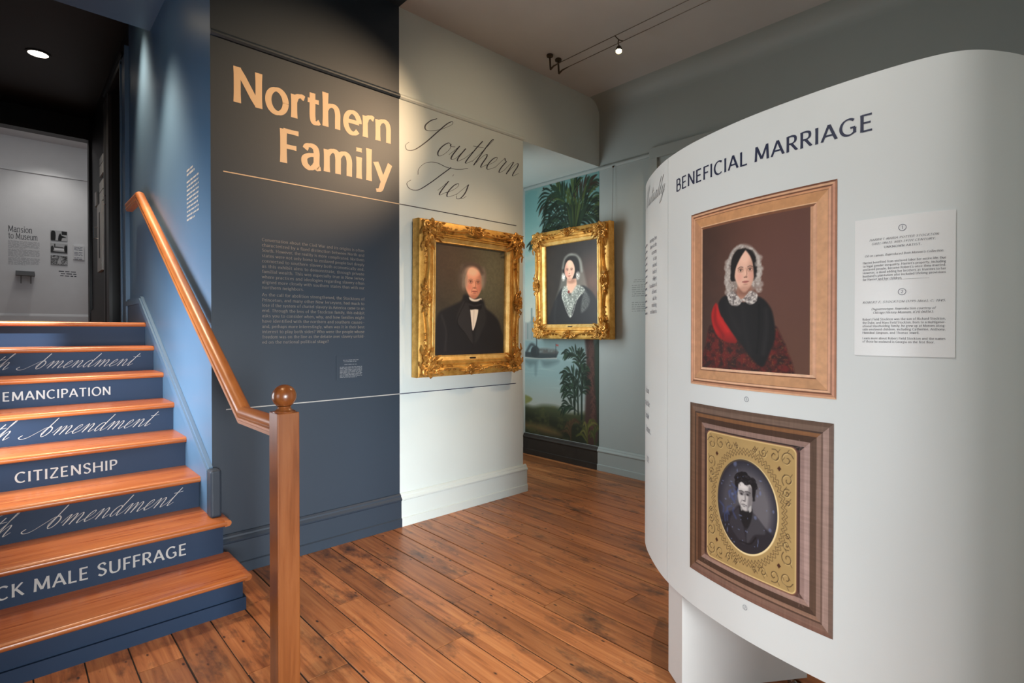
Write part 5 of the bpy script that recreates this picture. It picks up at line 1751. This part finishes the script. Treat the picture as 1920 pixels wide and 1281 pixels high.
sh1 = sheet(0.0, KSEAM - 0.0012, 60).build('curved_sheet', KIOSK, kiosk, smooth=35)
sh2 = sheet(KSEAM + 0.0012, float(KS[-1]), 140).build('curved_sheet', KIOSK, kiosk, smooth=35)
# plinth on chrome feet, carrying posts behind the sheets
K0, KA, KBp = np.array((1.912, 1.068)), np.array((1.992, 1.174)), np.array((2.362, 0.765))
v1, v2 = KA - K0, KBp - K0
ang = math.atan2(v2[1], v2[0])
u2 = v2 / np.linalg.norm(v2)
u1 = np.array((-u2[1], u2[0]))
u1 *= np.linalg.norm(v1) * 1.0 / 1.0
quad = [K0, K0 + v2, K0 + v2 + v1, K0 + v1]
m = MB().add([(q[0], q[1], z) for z in (0.045, KB - 0.001) for q in quad], [(0, 3, 2, 1), (4, 5, 6, 7), (0, 1, 5, 4), (1, 2, 6, 5), (2, 3, 7, 6), (3, 0, 4, 7)])
m.build('plinth', PLINTHM, kiosk)
for fx in (0.08, 0.92):
    for fy in (0.25, 0.75):
        q = K0 + v2 * fx + v1 * fy
        MB().lathe([(0.016, 0.0), (0.018, 0.004), (0.018, 0.012), (0.009, 0.016), (0.009, 0.045)], (q[0], q[1], 0), 14).build('foot', CHROME, kiosk, smooth=40)
for fx in (0.30, 0.88):
    q = K0 + v2 * fx + v1 * 0.55
    MB().box(q[0] - 0.02, q[0] + 0.02, q[1] - 0.02, q[1] + 0.02, KB, 2.05).build('support_post', PLINTHM, kiosk)
for z in (0.60, 1.30, 2.0):
    for fx in (0.30, 0.88):
        q = K0 + v2 * fx + v1 * 0.55
        # arm from the post to the nearest point of the sheet
        i = int(np.argmin(np.hypot(KC[:, 0] - q[0] + 0.30 * u2[0] * (fx > 0.5), KC[:, 1] - q[1] + 0.25 * (fx > 0.5))))
        e = KC[i] - 0.031 * KN[i]
        MB().tube([(q[0], q[1], z), (e[0], e[1], z)], 0.010, 8).build('support_arm', PLINTHM, kiosk)

k1 = on_kiosk(0.0008)
lettering('heading_lettering', [('BENEFICIAL MARRIAGE', 0.801, 2.000, 0.0475, 0.745, HEAD, 'l')], k1, NAVYINK, sh2, lambda t: 'navy capital heading word ' + t, 'word')
lettering('script_lettering', [('Mutually', 0.345, 2.030, 0.075, 0.345, dict(T=3.0, t=1.8, script=True, shear=0.6, n=7), 'l')], k1, INK, sh1, 'dark copperplate word Mutually')
rb = random.Random(4)
lines = []
tails = ['marriage ben', 'slaves in the', 'economy', 'of cap', 'related', 'kind of', 'obliges', 'foundation of', 'of forest', 'aid. He', 'enduring', 'and labor in']
for i, tx in enumerate(tails):
    z = 1.853 - i * 0.0292
    lines.append((tx, 0.593, z, 0.0165, None, dict(BODY, track=1), 'r'))
    lines.append(('~0.20', 0.20 - 0.02 * 0, z, 0.012, None, BODY, 'l'))
lettering('body_lettering', lines, k1, GREYINK, sh1, None, False)
q2 = [('ly four', 0.455, 1.165), ('maid the', 0.470, 1.105), ('female', 0.455, 1.047), ('Sutton...', 0.50, 0.985), ('1827', 0.460, 0.845)]
lettering('quotation_lettering', [(a, s, z, 0.026, None, dict(BODY, T=8, track=1), 'r') for a, s, z in q2], k1, GREYINK, sh1, None, False)


def ring(mb, s, z, r_, w, off):
    n = 28
    f = on_kiosk(off)
    vs, fs = [], []
    for k in range(n):
        a = 2 * math.pi * k / n
        vs += [f(s + r_ * math.cos(a), z + r_ * math.sin(a)), f(s + (r_ - w) * math.cos(a), z + (r_ - w) * math.sin(a))]
    for k in range(n):
        j = (k + 1) % n
        fs.append((2 * k, 2 * j, 2 * j + 1, 2 * k + 1))
    mb.add(vs, fs)


def number_mark(s, z, r_, digit, off, parent, name):
    mb = MB()
    ring(mb, s, z, r_, r_ * 0.14, off)
    V, F, w, _l, _w = set_line(digit, **BODY)
    V = V * (r_ * 0.95 / 70)
    f = on_kiosk(off)
    mb.add([f(s - w * r_ * 0.95 / 140 + a, z - r_ * 0.47 + b) for a, b in V], F)
    return mb.build(name, GREYINK, parent, base=False)


number_mark(1.173, 1.227, 0.0085, '1', 0.0008, sh2, 'number_mark')
number_mark(1.170, 0.535, 0.0085, '2', 0.0008, sh2, 'number_mark')


def kiosk_print(s0, s1, z0, z1, off):
    def f(u, v):
        x, y = kpt(s0 + u * (s1 - s0), off)
        return x, y, z0 + v * (z1 - z0)
    return f


p1, (u0, u1_, v0, v1_) = pic_print_one()
pr = thing('portrait_print', (1.74, 0.70, 1.256), 'printed portrait of a woman in a lace cap and red shawl with pale wooden frame', 'print', 'framed portrait prints on the curved panel')
fn = kiosk_print(0.908, 1.456, 1.256, 1.886, 0.0012)


def inner(u, v):
    return (u > u0) & (u < u1_) & (v > v0) & (v < v1_)


p1.mesh('printed_frame', fn, VINYL, pr, keep=lambda u, v: ~inner(u, v), gain=1.2)
p1.mesh('printed_portrait', fn, VINYL, pr, keep=inner, gain=1.15)
p2 = pic_print_two()
pr2 = thing('portrait_print', (1.74, 0.70, 0.563), 'printed oval photograph of a man in a brass mat with dark brown frame', 'print', 'framed portrait prints on the curved panel')
fn2 = kiosk_print(0.905, 1.450, 0.563, 1.186, 0.0012)


def mat_(u, v):
    return (u > 0.168) & (u < 0.812) & (v > 0.128) & (v < 0.862)


def oval(u, v):
    return ((u - 0.486) / 0.214) ** 2 + ((v - 0.492) / 0.247) ** 2 < 1


p2.mesh('printed_frame', fn2, VINYL, pr2, keep=lambda u, v: ~mat_(u, v), gain=1.2)
p2.mesh('printed_mat', fn2, VINYL, pr2, keep=lambda u, v: mat_(u, v) & ~oval(u, v), gain=1.15)
p2.mesh('printed_portrait', fn2, VINYL, pr2, keep=oval, gain=1.25)

# caption sheet
CAPT = paint('caption_sheet_film', (0.92, 0.925, 0.92), 0.30, 0.01, bump=0.08, bscale=140)
ls0, ls1, lz0, lz1 = 1.502, 1.720, 1.385, 1.758
m = MB()
n = 24
vs = []
for s in np.linspace(ls0, ls1, n):
    xo, yo = kpt(s, 0.0022)
    xi, yi = kpt(s, 0.0002)
    vs += [(xo, yo, lz0), (xo, yo, lz1), (xi, yi, lz1), (xi, yi, lz0)]
fs = []
for i in range(n - 1):
    for j in range(4):
        k = (j + 1) % 4
        fs.append((i * 4 + j, i * 4 + k, (i + 1) * 4 + k, (i + 1) * 4 + j))
fs += [(0, 1, 2, 3), tuple((n - 1) * 4 + j for j in (3, 2, 1, 0))]
capt = thing('caption_sheet', (1.72, 0.4, 1.385), 'white caption sheet with two numbered paragraphs stuck beside the shawl portrait', 'caption')
m.add(vs, fs).build('sheet', CAPT, capt, smooth=35)
k2 = on_kiosk(0.0030)
W_ = ls1 - ls0
H_ = lz1 - lz0


def cu(f):
    return ls0 + W_ * f


def cz(f):
    return lz1 - H_ * f


cl = []


def cline(txt, f, x=0.5, cap=0.0052, width=None, st=BODY, al='c'):
    cl.append((txt, cu(x), cz(f), cap, width, st, al))


cline('HARRIET MARIA POTTER STOCKTON', 0.163, 0.5, 0.0055, W_ * 0.68, dict(ITAL, track=10))
cline('(1801-1862), MID-19TH CENTURY.', 0.192, 0.5, 0.0055, W_ * 0.63, dict(ITAL, track=10))
cline('UNKNOWN ARTIST.', 0.223, 0.5, 0.0055, W_ * 0.37, dict(BODY, track=10))
cline('Oil on canvas. Reproduced from Morven\'s Collection.', 0.278, 0.5, 0.0056, W_ * 0.78, ITAL)
para1 = ['Harriet benefited from enslaved labor her entire life. Due', 'to legal gender inequality, Harriet\'s property, including', 'enslaved people, became Robert\'s once they married.', 'However, a deed adding her brothers as trustees to her', 'husband\'s plantation also included lifelong provisions', 'for Harriet and her children.']
for i, tx in enumerate(para1):
    cline(tx, 0.327 + i * 0.0245, 0.09, 0.0056, W_ * (0.82 if i < 5 else 0.41), BODY, 'l')
cline('ROBERT F. STOCKTON (1795-1866), C. 1845.', 0.618, 0.5, 0.0055, W_ * 0.82, dict(ITAL, track=8))
cline('Daguerreotype. Reproduction courtesy of', 0.668, 0.5, 0.0056, W_ * 0.63, ITAL)
cline('Chicago History Museum, ICHi-068563.', 0.694, 0.5, 0.0056, W_ * 0.60, ITAL)
para2 = ['Robert Field Stockton was the son of Richard Stockton,', 'the Duke, and Mary Field Stockton. Born to a multigener-', 'ational slaveholding family, he grew up at Morven along-', 'side enslaved children, including Catherine, Anthony,', 'Hannibal Simpson, and Thomas Jewell.']
for i, tx in enumerate(para2):
    cline(tx, 0.742 + i * 0.0245, 0.09, 0.0056, W_ * (0.82 if i < 4 else 0.58), BODY, 'l')
for i, tx in enumerate(['Learn more about Robert Field Stockton and the names', 'of those he enslaved in Georgia on the first floor.']):
    cline(tx, 0.880 + i * 0.0245, 0.09, 0.0056, W_ * (0.82 if i < 1 else 0.72), BODY, 'l')
lettering('caption_text', cl, k2, paint('caption_ink', (0.30, 0.30, 0.34), 0.6, 0.01), capt, None, False)
mb = MB()
for k in range(34):
    s, z = cu(0.25 + 0.5 * k / 33), cz(0.455)
    f = k2
    mb.add([f(s, z), f(s + 0.0011, z), f(s + 0.0011, z + 0.0011), f(s, z + 0.0011)], [(0, 1, 2, 3)])
mb.build('dotted_rule', INK, capt, base=False)
number_mark(cu(0.5), cz(0.088), 0.0088, '1', 0.0030, capt, 'number_mark')
number_mark(cu(0.5), cz(0.542), 0.0088, '2', 0.0030, capt, 'number_mark')

# ------------------------------------------------------------------ lettering on the front wall
def on_front(u, v, l=0.0):
    return (u, YA - 0.0009 - l, v)


lettering('heading_lettering', [('Northern', 0.992, 2.828, 0.214, 1.078, BOLD, 'l'), ('Family', 1.262, 2.526, 0.214, 0.800, BOLD, 'l')], on_front, CREAM, wall_front, lambda t: 'large cream heading word ' + t, 'word')
SW = dict(T=3.0, t=1.0, script=True, shear=0.75, n=8)
lettering('script_lettering', [('Southern', 2.283, 2.836, 0.28, None, SW, 'l'), ('Ties', 2.28, 2.530, 0.28, None, SW, 'l')], on_front, INK, wall_pale, lambda t: 'dark copperplate heading word ' + t)
PAR = ['Conversation about the Civil War and its origins is often', 'characterized by a fixed distinction between North and', 'South. However, the reality is more complicated. Northern', 'states were not only home to enslaved people but deeply', 'connected to southern slavery both economically and,',
       'as this exhibit aims to demonstrate, through private', 'familial wealth. This was especially true in New Jersey', 'where practices and ideologies regarding slavery often', 'aligned more closely with southern states than with our', 'northern neighbors.', '',
       'As the call for abolition strengthened, the Stocktons of', 'Princeton, and many other New Jerseyans, had much to', 'lose if the system of chattel slavery in America came to an', 'end. Through the lens of the Stockton family, this exhibit', 'asks you to consider when, why, and how families might',
       'have identified with the northern and southern causes_', 'and, perhaps more interestingly, when was it in their best', 'interest to play both sides? Who were the people whose', 'freedom was on the line as the debate over slavery unfold-', 'ed on the national political stage?']
lines = []
z = 2.013
for i, tx in enumerate(PAR):
    if not tx:
        z -= 0.012
        continue
    w = 0.692
    if tx == 'northern neighbors.':
        w = 0.262
    if tx.startswith('ed on'):
        w = 0.43
    lines.append((tx, 1.156, z, 0.0185, w, BODY, 'l'))
    z -= 0.0329
lettering('body_lettering', lines, on_front, paint('tan_vinyl_lettering', (0.52, 0.49, 0.45), 0.5, 0.01), wall_front, 'two paragraphs of small pale serif text', False)


def rule(x0, x1, z, mat, parent, label):
    MB().box(x0, x1, YA - 0.0015, YA - 0.0002, z - 0.0032, z + 0.0032).build('rule_line', mat, parent, label=label, base=False)


rule(0.940, XM, 2.400, CREAM, wall_front, 'thin pale rule under the heading')
rule(XM, 3.335, 2.400, INK, wall_pale, 'thin dark rule above the portrait')
rule(0.950, XM, 0.987, PALETXT, wall_front, 'thin pale rule below the text')
rule(XM, 3.33, 0.987, NAVYINK, wall_pale, 'thin dark rule below the portrait')
# small caption plate low on the navy wall
cp = thing('caption_plate', (1.745, YA, 1.12), 'small navy caption plate with tiny pale text low on the navy wall', 'caption')
MB().box(1.637, 1.850, YA - 0.004, YA, 1.118, 1.285).build('plate', NAVY, cp)
ln = [('~0.115', 1.685, 1.252, 0.0060, None, BODY, 'l'), ('~0.10', 1.69, 1.242, 0.0060, None, BODY, 'l'), ('~0.095', 1.695, 1.222, 0.0058, None, BODY, 'l')]
for i in range(9):
    ln.append(('~%.3f' % (0.165 if i < 8 else 0.125), 1.662, 1.204 - i * 0.0088, 0.0060, None, BODY, 'l'))
lettering('plate_text', ln, lambda u, v, l=0.0: (u, YA - 0.0048 - l, v), DIMTXT, cp)
# short pale text on the stair side wall
ln = []
for i in range(12):
    w = (0.20 if i < 2 else 0.30) * (1 if i not in (0,) else 0.8) if i < 11 else 0.2
    ln.append(('~%.3f' % w, (4.02 if i > 1 else 3.97) * 0 + 0.0, 2.50 - i * 0.0275 - (0.02 if i > 1 else 0), 0.016 if i > 1 else 0.02, None, BODY, 'l'))
lettering('body_lettering', ln, lambda u, v, l=0.0: (XS - 0.0009 - l, 4.06 - u, v), PALETXT, wall_stair, 'small block of pale text on the blue stair wall')
# faint caption on the right wall beside the kiosk
ln = [('~0.16', 0.03, 1.96, 0.010, None, BODY, 'l'), ('~0.17', 0.02, 1.94, 0.010, None, BODY, 'l')] + [('~0.24', 0, 1.905 - 0.021 * i, 0.011, None, BODY, 'l') for i in range(6)] + [('~0.24', 0, 1.735 - 0.021 * i, 0.011, None, BODY, 'l') for i in range(5)]
lettering('caption_lettering', ln, lambda u, v, l=0.0: (XB - 0.0009 - l, 3.09 - u, v), paint('grey_vinyl_lettering', (0.52, 0.55, 0.54), 0.6, 0.01), wall_mural, 'faint grey caption lines on the wall beside the kiosk')

# ------------------------------------------------------------------ cable lighting under the ceiling
XC1, XC2, ZC = 3.436, 3.545, 3.735
for i, x in enumerate((XC1, XC2)):
    t = thing('cable_anchor', (x + 0.02, 3.20, HC), ('left' if i == 0 else 'right') + ' ceiling anchor of the cable lights, a bronze cup with a bent arm', 'light fitting', 'anchors of the cable lights')
    MB().lathe([(0.026, HC), (0.030, HC - 0.006), (0.028, HC - 0.018), (0.012, HC - 0.024)], (x + 0.02, 3.20, 0), 18).build('ceiling_cup', BRONZE, t, smooth=40)
    MB().tube([(x + 0.02, 3.20, HC - 0.02), (x + 0.012, 3.185, ZC - 0.012)], 0.008, 8).tube([(x + 0.012, 3.185, ZC - 0.012), (x + 0.006, 3.14, ZC), (x, 3.06, ZC)], [0.009, 0.007, 0.004], 8).build('arm', BRONZE, t, smooth=40)
    c_ = MB().tube([(x, 3.06, ZC), (x, -0.30, ZC)], 0.0028, 6).build('light_cable', BRONZE)
    tag(c_, ('left' if i == 0 else 'right') + ' of two thin parallel cables strung under the ceiling', 'cable', 'cables of the ceiling lights')
    e = thing('cable_anchor', (x, -0.30, HC), ('left' if i == 0 else 'right') + ' far end anchor of the cable lights behind the visitor', 'light fitting', 'anchors of the cable lights')
    MB().lathe([(0.026, HC), (0.030, HC - 0.006), (0.028, HC - 0.018), (0.012, HC - 0.024)], (x, -0.30, 0), 18).build('ceiling_cup', BRONZE, e, smooth=40)
    MB().tube([(x, -0.30, HC - 0.02), (x, -0.30, ZC)], 0.008, 8).build('arm', BRONZE, e, smooth=40)

BULB = glow('warm_bulb', (1.0, 0.80, 0.50), 60)


def cable_spot(y, target, label, power, angle, col=WARM, blend=0.7, vis=True):
    t = thing('cable_spotlight', (3.49, y, ZC - 0.02), label, 'spotlight', 'spotlights hung from the cables')
    MB().tube([(XC1, y, ZC), (3.49, y, ZC - 0.012), (XC2, y, ZC)], 0.004, 6).build('cross_bar', BRONZE, t, smooth=40)
    MB().tube([(3.49, y, ZC - 0.012), (3.478, y, ZC - 0.035), (3.49, y, ZC - 0.055)], 0.005, 6).build('swivel', BRONZE, t, smooth=40)
    o = np.array((3.49, y, ZC - 0.085))
    d = np.array(target) - o
    d /= np.linalg.norm(d)
    a = np.cross(d, (0, 0, 1))
    a /= np.linalg.norm(a)
    b = np.cross(a, d)
    prof = [(0.010, -0.030), (0.018, -0.022), (0.024, -0.002), (0.026, 0.022)]

    def lathe_dir(pr, n=20):
        m = MB()
        vs, fs = [], []
        for r_, h in pr:
            for j in range(n):
                q = 2 * math.pi * j / n
                vs.append(tuple(o + d * h + r_ * (math.cos(q) * a + math.sin(q) * b)))
        for i in range(len(pr) - 1):
            for j in range(n):
                k = (j + 1) % n
                fs.append((i * n + j, i * n + k, (i + 1) * n + k, (i + 1) * n + j))
        fs.append(tuple((len(pr) - 1) * n + j for j in range(n)))
        return m.add(vs, fs)
    lathe_dir([(0.010, -0.030), (0.018, -0.022), (0.024, -0.002), (0.026, 0.022), (0.024, 0.022), (0.022, 0.002), (0.004, -0.006)]).build('lamp_cup', BRONZE, t, smooth=40)
    lathe_dir([(0.004, 0.004), (0.020, 0.010), (0.021, 0.016), (0.010, 0.020)]).build('bulb', BULB, t, smooth=True)
    s_ = spot('cable_lamp_light', tuple(o + d * 0.035), target, power, col, angle, blend, 0.02)
    s_.parent = t
    s_.location = tuple(o + d * 0.035 - WLOC[t.name])
    return t


cable_spot(2.50, (2.25, 1.75, 0.0), 'lit spotlight with glowing bulb hanging from the ceiling cables', 135, 84, blend=1.0)
cable_spot(1.28, (1.46, YA, 2.80), 'spotlight on the cables aimed at the cream heading', 640, 34, blend=1.0)
cable_spot(1.48, (2.75, YA, 1.62), 'spotlight on the cables aimed at the man portrait', 125, 44, blend=1.0)
cable_spot(0.30, (XB, 3.75, 1.95), 'spotlight on the cables aimed at the veiled woman portrait', 110, 30)

# spotlights fixed straight to the ceiling, above the picture
def ceiling_spot(x, y, zc, target, label, power, angle, col, blend=0.7, rad=0.03, drop=0.10):
    t = thing('ceiling_spotlight', (x, y, zc), label, 'spotlight', 'spotlights fixed to the ceiling')
    MB().lathe([(0.034, zc), (0.036, zc - 0.004), (0.034, zc - 0.014), (0.010, zc - 0.018)], (x, y, 0), 18).build('ceiling_cup', BRONZE, t, smooth=40)
    MB().tube([(x, y, zc - 0.012), (x, y, zc - drop + 0.02)], 0.006, 8).build('stem', BRONZE, t, smooth=40)
    o = Vector((x, y, zc - drop))
    d = (Vector(target) - o).normalized()
    MB().tube([o - d * 0.035, o - d * 0.030, o - d * 0.01, o + d * 0.030], [0.006, 0.020, 0.028, 0.031], 14).build('lamp_cup', BRONZE, t, smooth=40)
    MB().tube([o + d * 0.031, o + d * 0.034], [0.026, 0.024], 14).build('bulb', BULB, t)
    s_ = spot('ceiling_lamp_light', tuple(o + d * 0.045), target, power, col, angle, blend, rad)
    s_.parent = t
    s_.location = tuple(np.array(o + d * 0.045) - WLOC[t.name])


NEUT = (1.0, 0.955, 0.89)
ceiling_spot(0.05, 1.25, HC, (1.75, 0.48, 1.60), 'added ceiling spotlight aimed at the middle of the curved panel', 120, 60, NEUT)  # added lamp, lights the panel above the reach of the window
ceiling_spot(1.30, 2.95, HC, (2.13, 1.34, 1.45), 'ceiling spotlight aimed at the rounded end of the curved panel', 40, 16, NEUT)
ceiling_spot(0.0, -0.9, HC, (1.80, 0.18, 1.40), 'added fill spotlight aimed at the right end of the curved panel', 42, 50, NEUT, 1.0)  # added fill lamp for the panel edge that falls dark
ceiling_spot(2.35, 1.10, HC, (2.85, YA, 2.75), 'ceiling spotlight aimed at the script heading', 62, 54, (1.0, 0.74, 0.48), 1.0)
ceiling_spot(0.20, 2.10, HC, (0.30, 2.55, 0.1), 'ceiling spotlight aimed at the foot of the stair', 105, 74, WARM)
ceiling_spot(-0.05, 4.10, 3.92, (-0.10, 5.45, 1.42), 'added stair spotlight brightening the topmost riser', 1500, 20, (0.93, 0.96, 1.0))  # added lamp, only whitens the left end of the top riser
ceiling_spot(0.42, 4.60, 3.92, (0.80, 4.42, 1.6), 'stair ceiling spotlight washing the blue wall', 290, 72, (1.0, 0.72, 0.48), 1.0, 0.12)
ceiling_spot(0.58, 5.62, 4.40, (0.86, 5.45, 2.6), 'hall ceiling spotlight just beyond the blue soffit', 290, 62, (1.0, 0.72, 0.48), 1.0, 0.10)

# ------------------------------------------------------------------ hall and gallery
rl = thing('recessed_downlight', (0.262, 7.62, 4.40), 'round lit downlight recessed in the black hall ceiling', 'light')
MB().lathe([(0.085, 4.399), (0.108, 4.398), (0.110, 4.394), (0.086, 4.392), (0.085, 4.399)], (0.262, 7.62, 0), 32).build('trim_ring', BLACK, rl, smooth=40)
MB().lathe([(0.002, 4.396), (0.092, 4.396), (0.092, 4.3985), (0.002, 4.3985)], (0.262, 7.62, 0), 32).build('lens', glow('downlight_lens', (1.0, 0.90, 0.76), 6), rl)
s_ = spot('hall_lamp_light', (0.262, 7.62, 4.38), (0.26, 7.62, 1.5), 50, (1.0, 0.88, 0.72), 110, 0.8, 0.06)
# sign plates and a glazed notice on the black hall wall
SIGN = paint('pale_sign_plate', (0.80, 0.80, 0.79), 0.4, 0.03)
for (y0, y1, z0, z1, lab) in ((8.12, 8.42, 3.375, 3.50, 'pale sign plate at the top of the black hall wall, lower of the pair'), (8.12, 8.42, 3.515, 3.60, 'pale sign plate at the top of the black hall wall, upper of the pair'),
                              (8.12, 8.44, 3.05, 3.17, 'pale sign plate just above the tall notice, lower of the pair'), (8.12, 8.44, 3.185, 3.30, 'pale sign plate just above the tall notice, upper of the pair'),
                              (8.80, 8.94, 3.09, 3.27, 'narrow pale plate nearest the gallery doorway')):
    o = MB().box(XS - 0.016, XS, y0, y1, z0, z1).build('sign_plate', SIGN)
    tag(o, lab, 'sign', 'plates on the hall wall')
nt_ = thing('notice_case', (XS - 0.01, 8.33, 2.2), 'tall narrow pale notice case with handle on the black hall wall', 'notice case')
MB().box(XS - 0.030, XS, 8.12, 8.55, 2.20, 3.03).build('case', SIGN, nt_)
MB().box(XS - 0.033, XS - 0.030, 8.30, 8.36, 2.36, 2.92).build('slot', BLACK, nt_)
MB().tube([(XS - 0.03, 8.50, 2.62), (XS - 0.07, 8.50, 2.62), (XS - 0.07, 8.50, 2.76), (XS - 0.03, 8.50, 2.76)], 0.006, 6).build('handle', CHROME, nt_)
for z in (2.92, 3.02):
    o = MB().lathe([(0.010, -0.012), (0.012, -0.006), (0.010, 0.0)], (XS - 0.034, 7.74, z), 12, axis=0).build('door_bell', CHROME)
    tag(o, ('upper' if z > 3 else 'lower') + ' small bright knob on the dark casing of the hall door', 'knob', 'knobs on the hall casing')


def on_gal(u, v, l=0.0):
    return (u, 12.7985 - l, v)


lettering('title_lettering', [('Mansion', 0.030, 3.195, 0.105, 0.315, TITLE, 'l'), ('to Museum', 0.030, 3.075, 0.105, 0.385, TITLE, 'l')], on_gal, INK, wall_gal, lambda t: 'dark serif title word ' + t, 'word')
ln = []
for b0 in (3.03, 2.885, 2.74):
    for i in range(7):
        ln.append(('~%.2f' % (0.41 if i < 6 else 0.22), 0.03, b0 - i * 0.0195, 0.014, None, BODY, 'l'))
lettering('body_lettering', ln, on_gal, paint('light_grey_ink', (0.70, 0.70, 0.71), 0.6, 0.01), wall_gal, 'three paragraphs of tiny text under the gallery title')
ln = [('~0.26', 0.70, 2.545, 0.022, None, BODY, 'l'), ('~0.22', 0.73, 2.505, 0.022, None, BODY, 'l'), ('~0.23', 0.72, 2.465, 0.022, None, BODY, 'l')]
lettering('script_lettering', ln, on_gal, INK, wall_gal, 'three short handwritten lines below the gallery photographs')
ppic = []
for k, (z0, z1, lab) in enumerate(((3.105, 3.285, 'topmost of three black and white photographs on the gallery wall'), (2.885, 3.055, 'middle of three black and white photographs on the gallery wall, a pale house'), (2.665, 2.835, 'lowest of three black and white photographs on the gallery wall, a dark group'))):
    p = Pic(0.232 / (z1 - z0), 60, (0.72, 0.72, 0.72), 50 + k)
    if k == 0:
        p.mix(p.poly([(0.02, 0), (0.02, 0.8), (0.15, 0.98), (0.28, 0.8), (0.26, 0)], 0.05), (0.12, 0.12, 0.12))
        p.mix(p.poly([(0.45, 0), (0.48, 0.5), (0.58, 0.75), (0.66, 0.55), (0.95, 0.35), (0.70, 0.3), (0.62, 0)], 0.05), (0.10, 0.10, 0.10))
        p.mix(p.poly([(0.66, 0.62), (0.98, 0.62), (0.98, 0.98), (0.66, 0.98)], 0.03, False), (0.15, 0.15, 0.15))
    elif k == 1:
        p.mix(p.poly([(0, 0), (0, 0.55), (0.12, 0.7), (0.2, 0.4), (0.2, 0.15), (1, 0.1), (1, 0)], 0.08), (0.2, 0.2, 0.2))
        p.mix(p.ell(0.92, 0.45, 0.12, 0.4, 0.5), (0.12, 0.12, 0.12))
        p.mix(p.poly([(0.2, 0.28), (0.2, 0.5), (0.45, 0.66), (0.8, 0.52), (0.8, 0.28)], 0.03, False), (0.88, 0.88, 0.88))
        p.mix(p.poly([(0.18, 0.5), (0.3, 0.66), (0.7, 0.66), (0.82, 0.5)], 0.03, False), (0.35, 0.35, 0.35))
        p.mix(p.line([(0.24, 0.6), (0.24, 0.9)], 0.08, 0.05), (0.15, 0.15, 0.15))
    else:
        p.mix(p.noise(8, 7, 3) * 1.6 - 0.4, (0.08, 0.08, 0.08))
        p.mix(p.poly([(0.35, 0.1), (0.52, 0.85), (0.68, 0.1)], 0.05, False), (0.75, 0.75, 0.75), 0.8)
        p.mix(p.noise(9, 9, 2) * 1.5 - 0.6, (0.85, 0.85, 0.85), 0.7)
    t = thing('wall_photograph', (0.707, 12.8, z0), lab, 'photograph', 'photographs on the gallery wall')
    MB().box(0.591, 0.823, 12.785, 12.80, z0, z1).build('mount', BLACK, t)
    p.mesh('photo_print', lambda u, v: (0.592 + u * 0.230, 12.7842 + 0 * u, z0 + 0.001 + v * (z1 - z0 - 0.002)), VINYL, t)
ct = thing('caption_board', (0.985, 12.8, 2.785), 'small white caption board at the right of the gallery photographs', 'caption')
MB().box(0.905, 1.062, 12.775, 12.80, 2.785, 3.045).build('board', WHITE, ct)
lettering('board_text', [('~0.12', 0.92, 3.01 - i * 0.026 - (0.02 if i > 2 else 0) - (0.02 if i > 5 else 0), 0.014, None, BODY, 'l') for i in range(8)], lambda u, v, l=0.0: (u, 12.774 - l, v), GREYINK, ct)
wsf = thing('wall_shelf', (0.245, 12.7, 2.43), 'small grey shelf on brackets under the gallery text', 'shelf')
GREYSH = paint('grey_shelf_paint', (0.42, 0.42, 0.42), 0.5, 0.03)
MB().box(0.124, 0.372, 12.60, 12.80, 2.43, 2.475).build('shelf_board', GREYSH, wsf)
MB().box(0.124, 0.372, 12.785, 12.80, 2.475, 2.52).build('back_rail', GREYSH, wsf)
for x in (0.185, 0.315):
    MB().extrude([(12.80, 2.43), (12.66, 2.43), (12.80, 2.30)], lambda a, b, t: (t, a, b), x, x + 0.012).build('shelf_bracket', GREYSH, wsf)
spot('gallery_track_light', (0.62, 12.05, 4.78), (0.48, 12.8, 2.5), 30, (1.0, 0.97, 0.93), 95, 1.0, 0.03)
area('gallery_ceiling_light', (0.5, 11.0, 4.80), (0.5, 11.4, 2.0), 1.2, 1.2, 17, (1, 0.97, 0.93), 180)
